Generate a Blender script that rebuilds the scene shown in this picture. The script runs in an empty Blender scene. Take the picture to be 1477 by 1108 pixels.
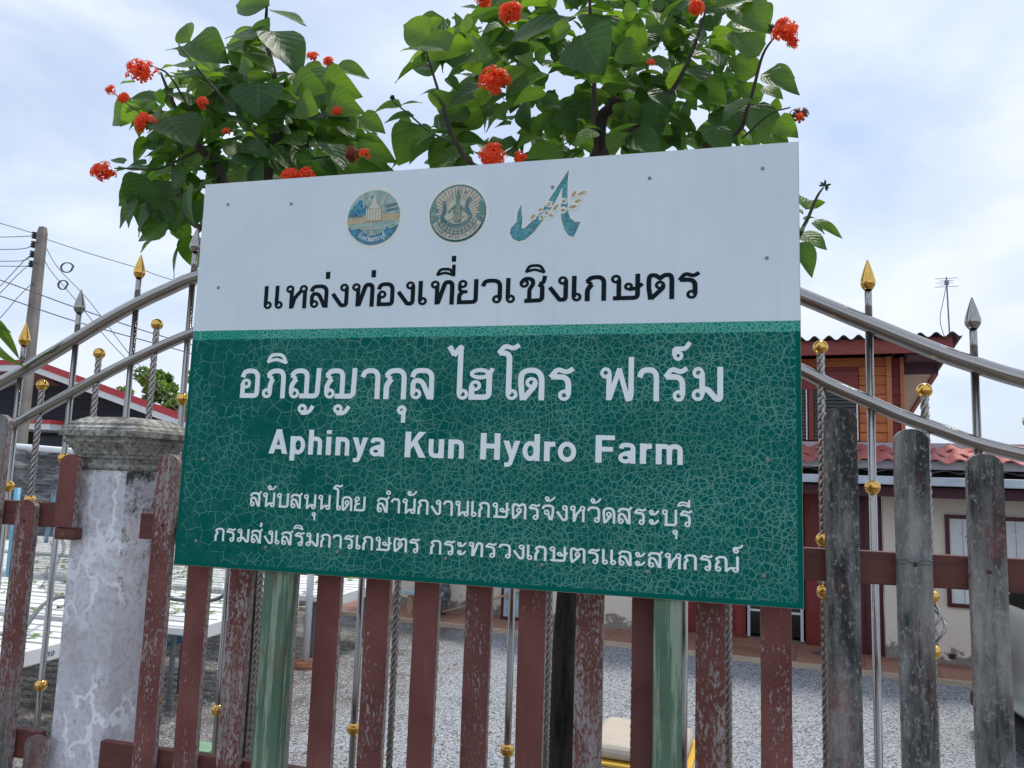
import bpy, bmesh, math, random
from mathutils import Vector, Matrix
from mathutils.geometry import delaunay_2d_cdt
random.seed(7)
R = math.radians
SC = bpy.context.scene
COL = SC.collection

# ------------------------------------------------------------------ camera
CW, CH, CF = 1477.0, 1108.0, 1107.0
CAM = Vector((0, 0, 2.3))
ROT = Matrix(((0.96811, -0.00221, 0.25052), (0.24837, -0.12370, -0.96073), (0.03311, 0.99232, -0.11921)))
cd = bpy.data.cameras.new('camera'); cam = bpy.data.objects.new('camera', cd); COL.objects.link(cam)
cd.sensor_width = 36; cd.lens = CF / CW * 36; cd.clip_start = 0.02; cd.clip_end = 3000
q = ROT.to_quaternion(); q.normalize()
cam.rotation_mode = 'QUATERNION'; cam.rotation_quaternion = q; cam.location = CAM
SC.camera = cam

def ray(u, v): return ROT @ Vector((u - CW / 2, CH / 2 - v, -CF))
def at(u, v, Y):                      # world point at the depth plane Y
    d = ray(u, v); return CAM + d * (Y / d.y)
def onground(u, v, z=0.0):
    d = ray(u, v); return CAM + d * ((z - CAM.z) / d.z)

# ------------------------------------------------------------------ light
SUN_EL, SUN_AZ = R(68), R(24)         # azimuth from +Y towards +X
w = bpy.data.worlds.new('World'); SC.world = w; w.use_nodes = True
nt = w.node_tree; N = nt.nodes; LK = nt.links
bg = N['Background']; bg.inputs[1].default_value = 0.12
sky = N.new('ShaderNodeTexSky'); sky.sky_type = 'NISHITA'; sky.sun_disc = False
sky.sun_elevation = SUN_EL; sky.sun_rotation = SUN_AZ; sky.air_density = 1.0; sky.dust_density = 2.0; sky.ozone_density = 1.5
tc = N.new('ShaderNodeTexCoord')
mp = N.new('ShaderNodeMapping'); mp.inputs['Scale'].default_value = (1.0, 1.0, 2.3); mp.inputs['Rotation'].default_value = (0, 0, 0.6)
LK.new(tc.outputs['Generated'], mp.inputs[0])
n1 = N.new('ShaderNodeTexNoise'); n1.inputs['Scale'].default_value = 2.1; n1.inputs['Detail'].default_value = 7; n1.inputs['Roughness'].default_value = 0.52; n1.inputs['Distortion'].default_value = 0.5
LK.new(mp.outputs[0], n1.inputs[0])
cr = N.new('ShaderNodeValToRGB'); cr.color_ramp.elements[0].position = 0.33; cr.color_ramp.elements[1].position = 0.6
LK.new(n1.outputs[0], cr.inputs[0])
n2 = N.new('ShaderNodeTexNoise'); n2.inputs['Scale'].default_value = 4.5; n2.inputs['Detail'].default_value = 5
LK.new(mp.outputs[0], n2.inputs[0])
c2 = N.new('ShaderNodeValToRGB'); c2.color_ramp.elements[0].position = 0.3; c2.color_ramp.elements[1].position = 0.7
c2.color_ramp.elements[0].color = (4.2, 4.7, 5.6, 1); c2.color_ramp.elements[1].color = (5.4, 5.75, 6.4, 1)
LK.new(n2.outputs[0], c2.inputs[0])
base = N.new('ShaderNodeMixRGB'); base.inputs[0].default_value = 0.62; base.inputs[2].default_value = (3.25, 3.95, 5.15, 1)
LK.new(sky.outputs[0], base.inputs[1])
mx = N.new('ShaderNodeMixRGB'); LK.new(cr.outputs[0], mx.inputs[0]); LK.new(base.outputs[0], mx.inputs[1]); LK.new(c2.outputs[0], mx.inputs[2])
LK.new(mx.outputs[0], bg.inputs[0])
sd = bpy.data.lights.new('sun', 'SUN'); so = bpy.data.objects.new('sun', sd); COL.objects.link(so)
sd.energy = 1.9; sd.angle = R(10); sd.color = (1.0, 0.95, 0.87)
sdir = Vector((math.sin(SUN_AZ) * math.cos(SUN_EL), math.cos(SUN_AZ) * math.cos(SUN_EL), math.sin(SUN_EL)))
so.rotation_mode = 'QUATERNION'; so.rotation_quaternion = sdir.to_track_quat('Z', 'Y')
SC.view_settings.view_transform = 'Standard'; SC.view_settings.look = 'None'
SC.view_settings.exposure = 0.62; SC.view_settings.gamma = 1.0; SC.view_settings.use_curve_mapping = False
SC.render.engine = 'CYCLES'; SC.cycles.max_bounces = 8; SC.cycles.transparent_max_bounces = 16

# ------------------------------------------------------------------ materials
class NT:
    def __init__(s, name):
        s.m = bpy.data.materials.new(name); s.m.use_nodes = True
        s.t = s.m.node_tree; s.b = s.t.nodes['Principled BSDF']; s.out = s.t.nodes['Material Output']
        s.tc = s.n('ShaderNodeTexCoord'); s.co = s.tc.outputs['Object']
        s.oi = s.n('ShaderNodeObjectInfo')
    def n(s, t, **k):
        x = s.t.nodes.new(t)
        for a, b in k.items(): setattr(x, a, b)
        return x
    def l(s, a, b): s.t.links.new(a, b)
    def set(s, nm, v):
        i = s.b.inputs[nm]
        if hasattr(v, 'is_linked'): s.l(v, i)
        else: i.default_value = v if not (isinstance(v, tuple) and len(v) == 3) else (*v, 1)
    def map(s, scale, rnd=True, co=None):
        m = s.n('ShaderNodeMapping'); m.inputs['Scale'].default_value = scale
        s.l(co or s.co, m.inputs[0])
        if rnd:
            v = s.n('ShaderNodeVectorMath', operation='SCALE'); c = s.n('ShaderNodeCombineXYZ')
            for i in range(3): s.l(s.oi.outputs['Random'], c.inputs[i])
            s.l(c.outputs[0], v.inputs[0]); v.inputs['Scale'].default_value = 37.0
            s.l(v.outputs[0], m.inputs['Location'])
        return m.outputs[0]
    def noise(s, vec, scale, detail=4, rough=0.55, dist=0):
        n = s.n('ShaderNodeTexNoise'); n.inputs['Scale'].default_value = scale; n.inputs['Detail'].default_value = detail
        n.inputs['Roughness'].default_value = rough; n.inputs['Distortion'].default_value = dist
        if vec: s.l(vec, n.inputs[0])
        return n.outputs[0]
    def noisec(s, vec, scale, detail=2):
        n = s.n('ShaderNodeTexNoise'); n.inputs['Scale'].default_value = scale; n.inputs['Detail'].default_value = detail
        s.l(vec, n.inputs[0]); return n.outputs['Color']
    def vor(s, vec, scale, feature='F1', out='Distance', rnd=1.0, dim='3D'):
        n = s.n('ShaderNodeTexVoronoi', feature=feature, voronoi_dimensions=dim); n.inputs['Scale'].default_value = scale; n.inputs['Randomness'].default_value = rnd
        s.l(vec, n.inputs['Vector']); return n.outputs[out]
    def ramp(s, fac, a, b, ca=(0, 0, 0), cb=(1, 1, 1)):
        r = s.n('ShaderNodeValToRGB'); e = r.color_ramp.elements
        e[0].position = a; e[1].position = b; e[0].color = (*ca, 1); e[1].color = (*cb, 1)
        s.l(fac, r.inputs[0]); return r.outputs[0]
    def mix(s, f, a, b, mode='MIX'):
        m = s.n('ShaderNodeMixRGB', blend_type=mode)
        for i, v in enumerate((f, a, b)):
            if hasattr(v, 'is_linked'): s.l(v, m.inputs[i])
            elif isinstance(v, tuple): m.inputs[i].default_value = (*v, 1)
            else: m.inputs[i].default_value = v if i == 0 else (v, v, v, 1)
        return m.outputs[0]
    def math(s, op, a, b=0.0, c=0.0):
        m = s.n('ShaderNodeMath', operation=op)
        for i, v in enumerate((a, b, c)):
            if hasattr(v, 'is_linked'): s.l(v, m.inputs[i])
            else: m.inputs[i].default_value = v
        return m.outputs[0]
    def bump(s, h, strength, dist, prev=None):
        b = s.n('ShaderNodeBump'); b.inputs['Strength'].default_value = strength; b.inputs['Distance'].default_value = dist
        s.l(h, b.inputs['Height'])
        if prev: s.l(prev, b.inputs['Normal'])
        s.l(b.outputs[0], s.b.inputs['Normal']); return b.outputs[0]

def simple(name, col, rough=0.6, metal=0.0, var=0.12, scale=12, bump=0.0, spec=0.5):
    s = NT(name); v = s.map((1, 1, 1)); n = s.noise(v, scale, 5)
    c = s.mix(s.ramp(n, 0.3, 0.7), tuple(x * (1 - var) for x in col), tuple(min(1, x * (1 + var)) for x in col))
    s.set('Base Color', c); s.set('Roughness', rough); s.set('Metallic', metal); s.set('Specular IOR Level', spec)
    if bump: s.bump(s.noise(v, scale * 6, 4), 0.5, bump)
    return s.m
M = {}
M['steel'] = simple('steel', (0.37, 0.355, 0.34), 0.17, 1.0, 0.03, 6)
M['twist_steel'] = simple('twist_steel', (0.33, 0.31, 0.295), 0.2, 1.0, 0.05, 9)
M['gold'] = simple('gold', (0.78, 0.47, 0.12), 0.16, 1.0, 0.05, 30)
M['screw'] = simple('screw', (0.35, 0.35, 0.33), 0.45, 0.8, 0.3, 300)
M['dark_metal'] = simple('dark_metal', (0.05, 0.045, 0.045), 0.45, 0.6)
M['white_vinyl'] = simple('white_vinyl', (0.87, 0.95, 0.95), 0.5, 0, 0.03, 20)
M['black_vinyl'] = simple('black_vinyl', (0.008, 0.016, 0.022), 0.6, 0, 0.15, 20, 0, 0.08)
M['edge_tan'] = simple('edge_tan', (0.42, 0.34, 0.26), 0.6, 0, 0.25, 40)

# peeling painted pickets: object colour = (flaking, grey weathering, darkness)
def picket_mat():
    s = NT('picket_paint')
    sx = s.n('ShaderNodeSeparateColor'); s.l(s.oi.outputs['Color'], sx.inputs[0])
    fl, gr, dk = sx.outputs
    vg = s.map((30, 30, 2.2)); grain = s.noise(vg, 4, 6, 0.65)
    vf = s.map((1, 1, 0.42)); f1 = s.noise(vf, 240, 6, 0.72); f2 = s.noise(vf, 7, 4)
    pk = s.math('ADD', f1, s.math('MULTIPLY', s.math('SUBTRACT', f2, 0.5), 0.8))
    pk = s.math('ADD', pk, s.math('MULTIPLY', s.math('SUBTRACT', grain, 0.5), 0.28))
    oz = s.n('ShaderNodeSeparateXYZ'); s.l(s.co, oz.inputs[0]); low = s.n('ShaderNodeMapRange'); s.l(oz.outputs[2], low.inputs[0]); low.inputs[1].default_value = 1.80; low.inputs[2].default_value = 1.60; low.inputs[3].default_value = 0; low.inputs[4].default_value = 1
    thr = s.math('SUBTRACT', 0.765, s.math('ADD', s.math('MULTIPLY', fl, 0.30), s.math('MULTIPLY', low.outputs[0], 0.05)))
    flake = s.math('MULTIPLY', s.math('GREATER_THAN', pk, thr), 1.0)
    n3 = s.noise(s.map((1, 1, 1)), 9, 4)
    paint = s.mix(s.ramp(n3, 0.3, 0.7), (0.15, 0.050, 0.043), (0.24, 0.092, 0.080))
    paint = s.mix(s.math('MULTIPLY', s.ramp(grain, 0.35, 0.65), 0.22), paint, (0.06, 0.035, 0.035))
    under = s.mix(s.ramp(grain, 0.3, 0.7), (0.16, 0.135, 0.13), (0.42, 0.37, 0.36))
    col = s.mix(flake, paint, under)
    # lichen grey weathering in vertical streaks
    gs = s.noise(s.map((34, 34, 5)), 1.0, 7, 0.75); gl = s.noise(s.map((1, 1, 0.3)), 9, 3)
    gw = s.ramp(s.math('ADD', s.math('MULTIPLY', gl, 0.8), s.math('ADD', s.math('MULTIPLY', gr, 0.85), s.math('ADD', s.math('MULTIPLY', low.outputs[0], 0.16), s.math('MULTIPLY', s.math('SUBTRACT', f1, 0.5), 0.35)))), 0.68, 0.84)
    gpt = s.noise(s.map((1, 1, 0.6)), 150, 5, 0.75)
    gcol = s.mix(s.ramp(s.math('ADD', gs, s.math('MULTIPLY', s.math('SUBTRACT', s.noise(s.map((1, 1, .35)), 13, 3), 0.5), 0.9)), 0.34, 0.68), (0.032, 0.037, 0.037), (0.29, 0.29, 0.275))
    gcol = s.mix(s.math('MULTIPLY', s.ramp(gpt, 0.54, 0.62), 0.6), gcol, (0.36, 0.34, 0.33))
    gcol = s.mix(s.math('MULTIPLY', s.ramp(s.noise(s.map((1, 1, 0.5)), 22, 5, 0.7), 0.58, 0.72), 0.5), gcol, (0.14, 0.06, 0.055))
    col = s.mix(gw, col, gcol)
    col = s.mix(dk, col, (0.03, 0.02, 0.02))
    # bare pale wood on the sawn side faces
    g = s.n('ShaderNodeNewGeometry'); sn = s.n('ShaderNodeSeparateXYZ'); s.l(g.outputs['Normal'], sn.inputs[0])
    side = s.math('GREATER_THAN', s.math('ABSOLUTE', sn.outputs[0]), 0.75)
    sidec = s.mix(s.ramp(f1, 0.45, 0.6), (0.34, 0.30, 0.29), (0.13, 0.06, 0.055))
    col = s.mix(side, col, sidec)
    s.set('Base Color', col); s.set('Roughness', 0.85); s.set('Specular IOR Level', 0.25)
    b = s.bump(grain, 0.35, 0.0015); s.bump(flake, 0.5, -0.0006, b)
    return s.m
M['picket'] = picket_mat()
def rail_mat():
    s = NT('rail_paint'); v = s.map((3, 20, 20)); g = s.noise(v, 3, 6, 0.6); n = s.noise(s.map((1, 1, 1)), 25, 6, 0.65)
    c = s.mix(s.ramp(g, 0.3, 0.7), (0.075, 0.02, 0.015), (0.15, 0.04, 0.03))
    c = s.mix(s.ramp(n, 0.62, 0.68), c, (0.23, 0.10, 0.06))
    s.set('Base Color', c); s.set('Roughness', 0.62); s.bump(g, 0.4, 0.001); return s.m
M['rail'] = rail_mat()
def greenpost_mat():
    s = NT('green_post_paint'); v = s.map((28, 28, 1.6)); g = s.noise(v, 2.6, 7, 0.66); n = s.noise(s.map((1, 1, 0.5)), 16, 6, 0.6); n2 = s.noise(s.map((1, 1, .8)), 6, 3)
    c = s.mix(s.ramp(n2, 0.3, 0.7), (0.055, 0.125, 0.09), (0.15, 0.23, 0.155))
    c = s.mix(s.math('MULTIPLY', s.ramp(g, 0.50, 0.58), 0.7), c, (0.34, 0.42, 0.33))
    c = s.mix(s.math('MULTIPLY', s.ramp(n, 0.52, 0.66), 0.7), c, (0.16, 0.12, 0.06))
    s.set('Base Color', c); s.set('Roughness', 0.92); s.set('Specular IOR Level', 0.15); s.bump(g, 0.7, 0.002); return s.m
M['green_post'] = greenpost_mat()

# crackled sign face
def signface_mat():
    s = NT('sign_face')
    xyz = s.n('ShaderNodeSeparateXYZ'); s.l(s.co, xyz.inputs[0]); X, Z = xyz.outputs[0], xyz.outputs[2]
    # flatten to the face plane then warp
    cmb = s.n('ShaderNodeCombineXYZ'); s.l(X, cmb.inputs[0]); s.l(Z, cmb.inputs[1])
    flat = cmb.outputs[0]
    def warp(scale, amt):
        c = s.noisec(flat, scale, 2); v = s.n('ShaderNodeVectorMath', operation='MULTIPLY_ADD')
        s.l(c, v.inputs[0]); v.inputs[1].default_value = (amt, amt, 0); s.l(flat, v.inputs[2]); return v.outputs[0]
    w1 = warp(60, 0.006); w2 = warp(40, 0.008)
    e1 = s.vor(w1, 84, 'DISTANCE_TO_EDGE', dim='2D'); e2 = s.vor(w2, 36, 'DISTANCE_TO_EDGE', dim='2D'); e3 = s.vor(w1, 150, 'DISTANCE_TO_EDGE', dim='2D')
    e4 = s.vor(w2, 12, 'DISTANCE_TO_EDGE', dim='2D')
    big = s.noise(flat, 5, 3); fine = s.noise(flat, 14, 3)
    # width fields; cracking is denser towards the right
    dens = s.math('ADD', s.math('MULTIPLY', X, 0.35), s.math('MULTIPLY', s.math('SUBTRACT', big, 0.5), 1.1))
    def crack(e, wdt, soft, lo, hi, src):
        m = s.ramp(src, lo, hi)
        line = s.n('ShaderNodeMapRange'); s.l(e, line.inputs[0]); line.inputs[1].default_value = wdt; line.inputs[2].default_value = wdt + soft
        line.inputs[3].default_value = 1; line.inputs[4].default_value = 0
        return s.math('MULTIPLY', line.outputs[0], m)
    k1 = s.math('MULTIPLY', crack(e1, 0.028, 0.040, 0.22, 0.42, s.math('ADD', dens, 0.16)), 0.8)
    k2 = crack(e2, 0.008, 0.018, 0.44, 0.56, fine)
    kL = s.math('MULTIPLY', crack(s.vor(w2, 52, 'DISTANCE_TO_EDGE', dim='2D'), 0.015, 0.026, -0.35, -0.15, dens), 0.8)
    k3 = s.math('MULTIPLY', crack(e3, 0.02, 0.07, 0.40, 0.62, s.noise(flat, 38, 3)), 0.38)
    k4 = s.math('MULTIPLY', crack(e4, 0.003, 0.005, 0.1, 0.35, dens), 0.5)
    K = s.math('MAXIMUM', s.math('MAXIMUM', s.math('MAXIMUM', k1, kL), k2), s.math('MAXIMUM', k3, k4))
    # no cracks on the very rim
    rimx = s.math('MINIMUM', X, s.math('SUBTRACT', 1.2, X)); rim = s.math('MINIMUM', rimx, Z)
    K = s.math('MULTIPLY', K, s.math('GREATER_THAN', rim, 0.009))
    g0 = s.mix(s.ramp(big, 0.3, 0.7), (0.000, 0.108, 0.086), (0.000, 0.135, 0.106))
    green = s.mix(s.math('MULTIPLY', K, s.ramp(s.noise(flat, 9, 5, 0.7), 0.32, 0.62, (.38, .38, .38), (.9, .9, .9))), g0, (0.22, 0.48, 0.42))
    K5 = s.math('MAXIMUM', s.math('MULTIPLY', crack(s.vor(w1, 150, 'DISTANCE_TO_EDGE', dim='2D'), 0.04, 0.09, 0.0, 0.3, s.math('ADD', dens, 0.25)), 0.8), K)
    band = s.mix(s.math('MULTIPLY', K5, 0.8), (0.0, 0.27, 0.19), (0.28, 0.62, 0.52))
    inband = s.math('GREATER_THAN', Z, 0.461)
    green = s.mix(inband, green, band)
    dirt = s.noise(flat, 3.5, 5); spk = s.noise(flat, 60, 6, 0.7)
    white = s.mix(s.ramp(dirt, 0.35, 0.7), (0.71, 0.81, 0.87), (0.79, 0.88, 0.93))
    white = s.mix(s.math('MULTIPLY', s.ramp(spk, 0.70, 0.78), 0.35), white, (0.45, 0.46, 0.45))
    # fine dribbles below screws and along the top edge
    dr = s.noise(s.map((40, 1, 1.2), False, flat), 1.2, 4)
    white = s.mix(s.math('MULTIPLY', s.ramp(dr, 0.5, 0.8), 0.10), white, (0.42, 0.44, 0.44))
    iswhite = s.math('GREATER_THAN', Z, 0.480)
    col = s.mix(iswhite, green, white)
    s.set('Base Color', col); s.set('Roughness', s.mix(iswhite, 0.5, 0.5)); s.set('Specular IOR Level', 0.05)
    s.bump(s.math('MULTIPLY', K, s.math('SUBTRACT', 1.0, iswhite)), 0.6, -0.0005)
    return s.m
M['sign_face'] = signface_mat()

def pillar_mat(cap):
    s = NT('weathered_' + ('cap' if cap else 'plaster'))
    v = s.map((1, 1, 1), False); vs = s.map((1, 1, 0.45), False)
    n1 = s.noise(v, 14, 8, 0.7); n2 = s.noise(v, 90, 6, 0.7); n3 = s.noise(vs, 5, 5, 0.6)
    if cap:
        c = s.mix(s.ramp(n1, 0.36, 0.62), (0.09, 0.088, 0.078), (0.50, 0.49, 0.44))
        c = s.mix(s.ramp(n2, 0.46, 0.62), c, (0.10, 0.10, 0.09))
        c = s.mix(s.math('MULTIPLY', s.ramp(s.noise(v, 55, 6, .7), 0.56, 0.64), 0.5), c, (0.45, 0.44, 0.40))
    else:
        c = s.mix(s.ramp(n3, 0.35, 0.65), (0.50, 0.48, 0.51), (0.74, 0.76, 0.82))
        c = s.mix(s.math('MULTIPLY', s.ramp(n2, 0.48, 0.60), 0.6), c, (0.40, 0.365, 0.39))
        wv = s.n('ShaderNodeVectorMath', operation='MULTIPLY_ADD'); s.l(s.noisec(v, 30, 3), wv.inputs[0]); wv.inputs[1].default_value = (0.05,) * 3; s.l(vs, wv.inputs[2])
        e = s.vor(wv.outputs[0], 16, 'DISTANCE_TO_EDGE')
        ve = s.math('MULTIPLY', s.ramp(e, 0.03, 0.075, (1, 1, 1), (0, 0, 0)), s.ramp(s.noise(v, 7, 2), 0.42, 0.52))
        c = s.mix(s.math('MULTIPLY', ve, 0.95), c, (0.86, 0.88, 0.93))
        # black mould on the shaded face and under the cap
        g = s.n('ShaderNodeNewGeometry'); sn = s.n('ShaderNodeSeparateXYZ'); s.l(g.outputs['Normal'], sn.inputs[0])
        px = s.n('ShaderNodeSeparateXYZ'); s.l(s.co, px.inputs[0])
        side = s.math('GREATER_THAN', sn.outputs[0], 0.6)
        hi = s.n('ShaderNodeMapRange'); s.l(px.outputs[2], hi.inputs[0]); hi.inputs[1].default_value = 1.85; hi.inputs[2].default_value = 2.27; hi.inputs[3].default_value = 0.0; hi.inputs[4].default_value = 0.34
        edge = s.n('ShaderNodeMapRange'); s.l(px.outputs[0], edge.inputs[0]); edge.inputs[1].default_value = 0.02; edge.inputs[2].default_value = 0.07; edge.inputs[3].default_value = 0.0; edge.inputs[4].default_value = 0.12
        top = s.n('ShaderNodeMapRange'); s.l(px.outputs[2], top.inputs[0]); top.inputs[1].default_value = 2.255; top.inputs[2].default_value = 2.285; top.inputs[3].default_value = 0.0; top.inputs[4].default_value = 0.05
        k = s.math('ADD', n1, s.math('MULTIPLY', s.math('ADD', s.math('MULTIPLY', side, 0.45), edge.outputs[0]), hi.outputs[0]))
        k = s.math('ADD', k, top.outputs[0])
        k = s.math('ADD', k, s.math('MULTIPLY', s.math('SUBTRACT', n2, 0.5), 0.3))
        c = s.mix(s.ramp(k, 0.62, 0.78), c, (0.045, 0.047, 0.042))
    s.set('Base Color', c); s.set('Roughness', 0.9)
    b = s.bump(n1, 0.7, 0.004); s.bump(n2, 0.6, 0.0012, b); return s.m
M['plaster'] = pillar_mat(False); M['cap'] = pillar_mat(True)

def leaf_mat():
    s = NT('leaf')
    sx = s.n('ShaderNodeSeparateColor'); s.l(s.oi.outputs['Color'], sx.inputs[0]); yng_lit = sx.outputs[0]
    uv = s.n('ShaderNodeUVMap'); sp = s.n('ShaderNodeSeparateXYZ'); s.l(uv.outputs[0], sp.inputs[0])
    ax = s.math('ABSOLUTE', s.math('SUBTRACT', sp.outputs[0], 0.5))
    mid = s.math('LESS_THAN', ax, 0.02)
    sv = s.math('PINGPONG', s.math('SUBTRACT', s.math('MULTIPLY', sp.outputs[1], 6.0), s.math('MULTIPLY', ax, 5.0)), 0.5)
    vein = s.math('MAXIMUM', mid, s.math('MULTIPLY', s.math('LESS_THAN', sv, 0.06), 0.7))
    n = s.noise(s.map((1, 1, 1)), 30, 4)
    col = s.mix(yng_lit, (0.023, 0.076, 0.021), (0.11, 0.215, 0.027))  # lighter green covers young leaves and back light put into the colour
    col = s.mix(s.math('MULTIPLY', n, 0.5), col, (0.04, 0.09, 0.02))
    col = s.mix(s.math('MULTIPLY', vein, 0.45), col, (0.15, 0.24, 0.07))
    s.set('Base Color', col); s.set('Roughness', 0.42); s.set('Specular IOR Level', 0.45)
    bb = s.bump(s.ramp(sv, 0.0, 0.35), 0.8, 0.0016); s.bump(n, 0.5, 0.003, bb)
    tr = s.n('ShaderNodeBsdfTranslucent'); tcx = s.mix(yng_lit, (0.065, 0.19, 0.016), (0.34, 0.57, 0.035)); s.l(s.mix(s.math('MULTIPLY', vein, 0.4), tcx, (0.05, 0.12, 0.01)), tr.inputs[0])
    ms = s.n('ShaderNodeMixShader'); ms.inputs[0].default_value = 0.46
    s.l(s.b.outputs[0], ms.inputs[1]); s.l(tr.outputs[0], ms.inputs[2]); s.l(ms.outputs[0], s.out.inputs[0])
    return s.m
M['leaf'] = leaf_mat()
def petal_mat(name, c, t):
    s = NT(name); n = s.noise(s.map((1, 1, 1)), 120, 2)
    s.set('Base Color', s.mix(s.ramp(n, .3, .7), c, tuple(min(1, x * 1.25) for x in c))); s.set('Roughness', 0.5)
    tr = s.n('ShaderNodeBsdfTranslucent'); tr.inputs[0].default_value = (*t, 1)
    ms = s.n('ShaderNodeMixShader'); ms.inputs[0].default_value = 0.5
    s.l(s.b.outputs[0], ms.inputs[1]); s.l(tr.outputs[0], ms.inputs[2]); s.l(ms.outputs[0], s.out.inputs[0]); return s.m
M['petal'] = petal_mat('petal', (0.85, 0.085, 0.018), (1.0, 0.16, 0.02))
M['petal_old'] = petal_mat('petal_old', (0.20, 0.045, 0.025), (0.25, 0.05, 0.02))
M['bud'] = simple('bud', (0.035, 0.05, 0.022), 0.6)
def bark_mat(name, a, b):
    s = NT(name); v = s.map((9, 9, 1.4)); n = s.noise(v, 4, 8, 0.75); n2 = s.noise(s.map((1, 1, 1)), 60, 5)
    s.set('Base Color', s.mix(s.ramp(n, 0.38, 0.7), a, b)); s.set('Roughness', 0.9); bb = s.bump(n, 1.0, 0.006); s.bump(n2, .6, .002, bb); return s.m
M['bark_dark'] = bark_mat('bark_dark', (0.004, 0.004, 0.003), (0.075, 0.062, 0.048))
M['bark'] = bark_mat('bark', (0.035, 0.027, 0.024), (0.10, 0.08, 0.068))
M['twig'] = simple('twig', (0.045, 0.055, 0.025), 0.7)

def gravel_mat():
    s = NT('gravel'); v = s.map((1, 1, 1), False)
    d = s.vor(v, 48); cel = s.vor(v, 48, out='Color'); d2 = s.vor(v, 105); cel2 = s.vor(v, 105, out='Color')
    sp = s.n('ShaderNodeSeparateColor'); s.l(cel, sp.inputs[0]); sp2 = s.n('ShaderNodeSeparateColor'); s.l(cel2, sp2.inputs[0])
    c = s.mix(s.ramp(sp.outputs[0], 0.0, 1.0), (0.13, 0.145, 0.17), (0.50, 0.52, 0.55))
    c = s.mix(s.math('MULTIPLY', s.math('GREATER_THAN', sp.outputs[1], 0.93), 0.5), c, (0.33, 0.26, 0.2))
    c = s.mix(0.45, c, s.mix(sp2.outputs[0], (0.1, 0.11, 0.125), (0.62, 0.64, 0.67)))
    c = s.mix(s.ramp(d, 0.5, 0.85), c, (0.05, 0.055, 0.06))
    big = s.noise(v, 0.5, 4); 
    # browner, dirtier gravel by the tables on the left
    px = s.n('ShaderNodeSeparateXYZ'); s.l(v, px.inputs[0])
    lf = s.n('ShaderNodeMapRange'); s.l(s.math('ADD', px.outputs[0], s.math('MULTIPLY', s.noise(v, 1.3, 5), 2.2)), lf.inputs[0])
    lf.inputs[1].default_value = -1.6; lf.inputs[2].default_value = -3.1; lf.inputs[3].default_value = 0; lf.inputs[4].default_value = 0.75
    c = s.mix(lf.outputs[0], c, s.mix(1.0, c, (0.62, 0.55, 0.46), 'MULTIPLY'))
    mud = s.noise(v, 2.2, 6, 0.7)
    c = s.mix(s.math('MULTIPLY', s.math('MULTIPLY', s.ramp(mud, 0.46, 0.60), lf.outputs[0]), 0.95), c, (0.055, 0.046, 0.034))
    c = s.mix(s.math('MULTIPLY', s.ramp(big, 0.4, 0.7), 0.12), c, (0.2, 0.19, 0.17))
    s.set('Base Color', c); s.set('Roughness', 0.85)
    b = s.bump(d, 1.0, -0.012); s.bump(d2, 0.8, -0.004, b); return s.m
M['gravel'] = gravel_mat()
M['stone'] = simple('stone', (0.34, 0.35, 0.37), 0.85, 0, 0.45, 60, 0.001)
M['dry_leaf'] = simple('dry_leaf', (0.25, 0.11, 0.05), 0.8, 0, 0.4, 9)
M['verge'] = simple('verge_soil', (0.16, 0.15, 0.13), 0.95, 0, 0.35, 9, 0.004)
M['asphalt'] = simple('asphalt', (0.055, 0.055, 0.056), 0.85, 0, 0.3, 40, 0.002)
M['concrete'] = simple('concrete', (0.36, 0.35, 0.33), 0.85, 0, 0.25, 9, 0.002)
M['pole_concrete'] = simple('pole_concrete', (0.24, 0.215, 0.195), 0.85, 0, 0.2, 3, 0.003)
def wall_mat():
    s = NT('cream_wall'); v = s.map((1, 1, 1), False); n = s.noise(v, 1.8, 6, .6); n2 = s.noise(v, 5, 7, 0.6)
    px = s.n('ShaderNodeSeparateXYZ'); s.l(s.co, px.inputs[0])
    lo = s.math('ADD', px.outputs[2], s.math('MULTIPLY', s.math('SUBTRACT', n2, 0.5), 0.9))
    c = s.mix(s.ramp(n, 0.3, 0.7), (0.76, 0.67, 0.57), (0.83, 0.75, 0.64))
    bare = s.mix(s.ramp(s.noise(v, 18, 4), 0.45, 0.6), (0.25, 0.225, 0.20), (0.33, 0.29, 0.25))
    bare = s.mix(s.ramp(s.noise(v, 8, 5, .7), 0.60, 0.63), bare, (0.58, 0.54, 0.48))
    m = s.n('ShaderNodeMapRange'); s.l(lo, m.inputs[0]); m.inputs[1].default_value = 0.20; m.inputs[2].default_value = 0.25; m.inputs[3].default_value = 1; m.inputs[4].default_value = 0
    s.set('Base Color', s.mix(m.outputs[0], c, bare)); s.set('Roughness', 0.85); s.bump(n2, .4, .004); return s.m
M['cream'] = wall_mat()
def wood_mat(name, a, b, rough=0.6, sc=(2, 14, 14)):
    s = NT(name); n = s.noise(s.map(sc), 2.2, 6, 0.65, 0.4)
    v = s.math('ADD', n, s.math('MULTIPLY', s.math('SUBTRACT', s.oi.outputs['Random'], 0.5), 0.25))
    s.set('Base Color', s.mix(s.ramp(v, 0.3, 0.72), a, b)); s.set('Roughness', rough); s.bump(n, .3, .002); return s.m
M['orange_wood'] = wood_mat('orange_wood', (0.38, 0.10, 0.026), (0.60, 0.19, 0.055))
M['orange_post'] = wood_mat('orange_post', (0.40, 0.13, 0.05), (0.56, 0.21, 0.09), sc=(14, 14, 2))
M['red_board'] = wood_mat('red_board', (0.20, 0.032, 0.028), (0.30, 0.058, 0.05))
M['maroon_board'] = wood_mat('maroon_board', (0.055, 0.012, 0.022), (0.09, 0.02, 0.03))
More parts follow.
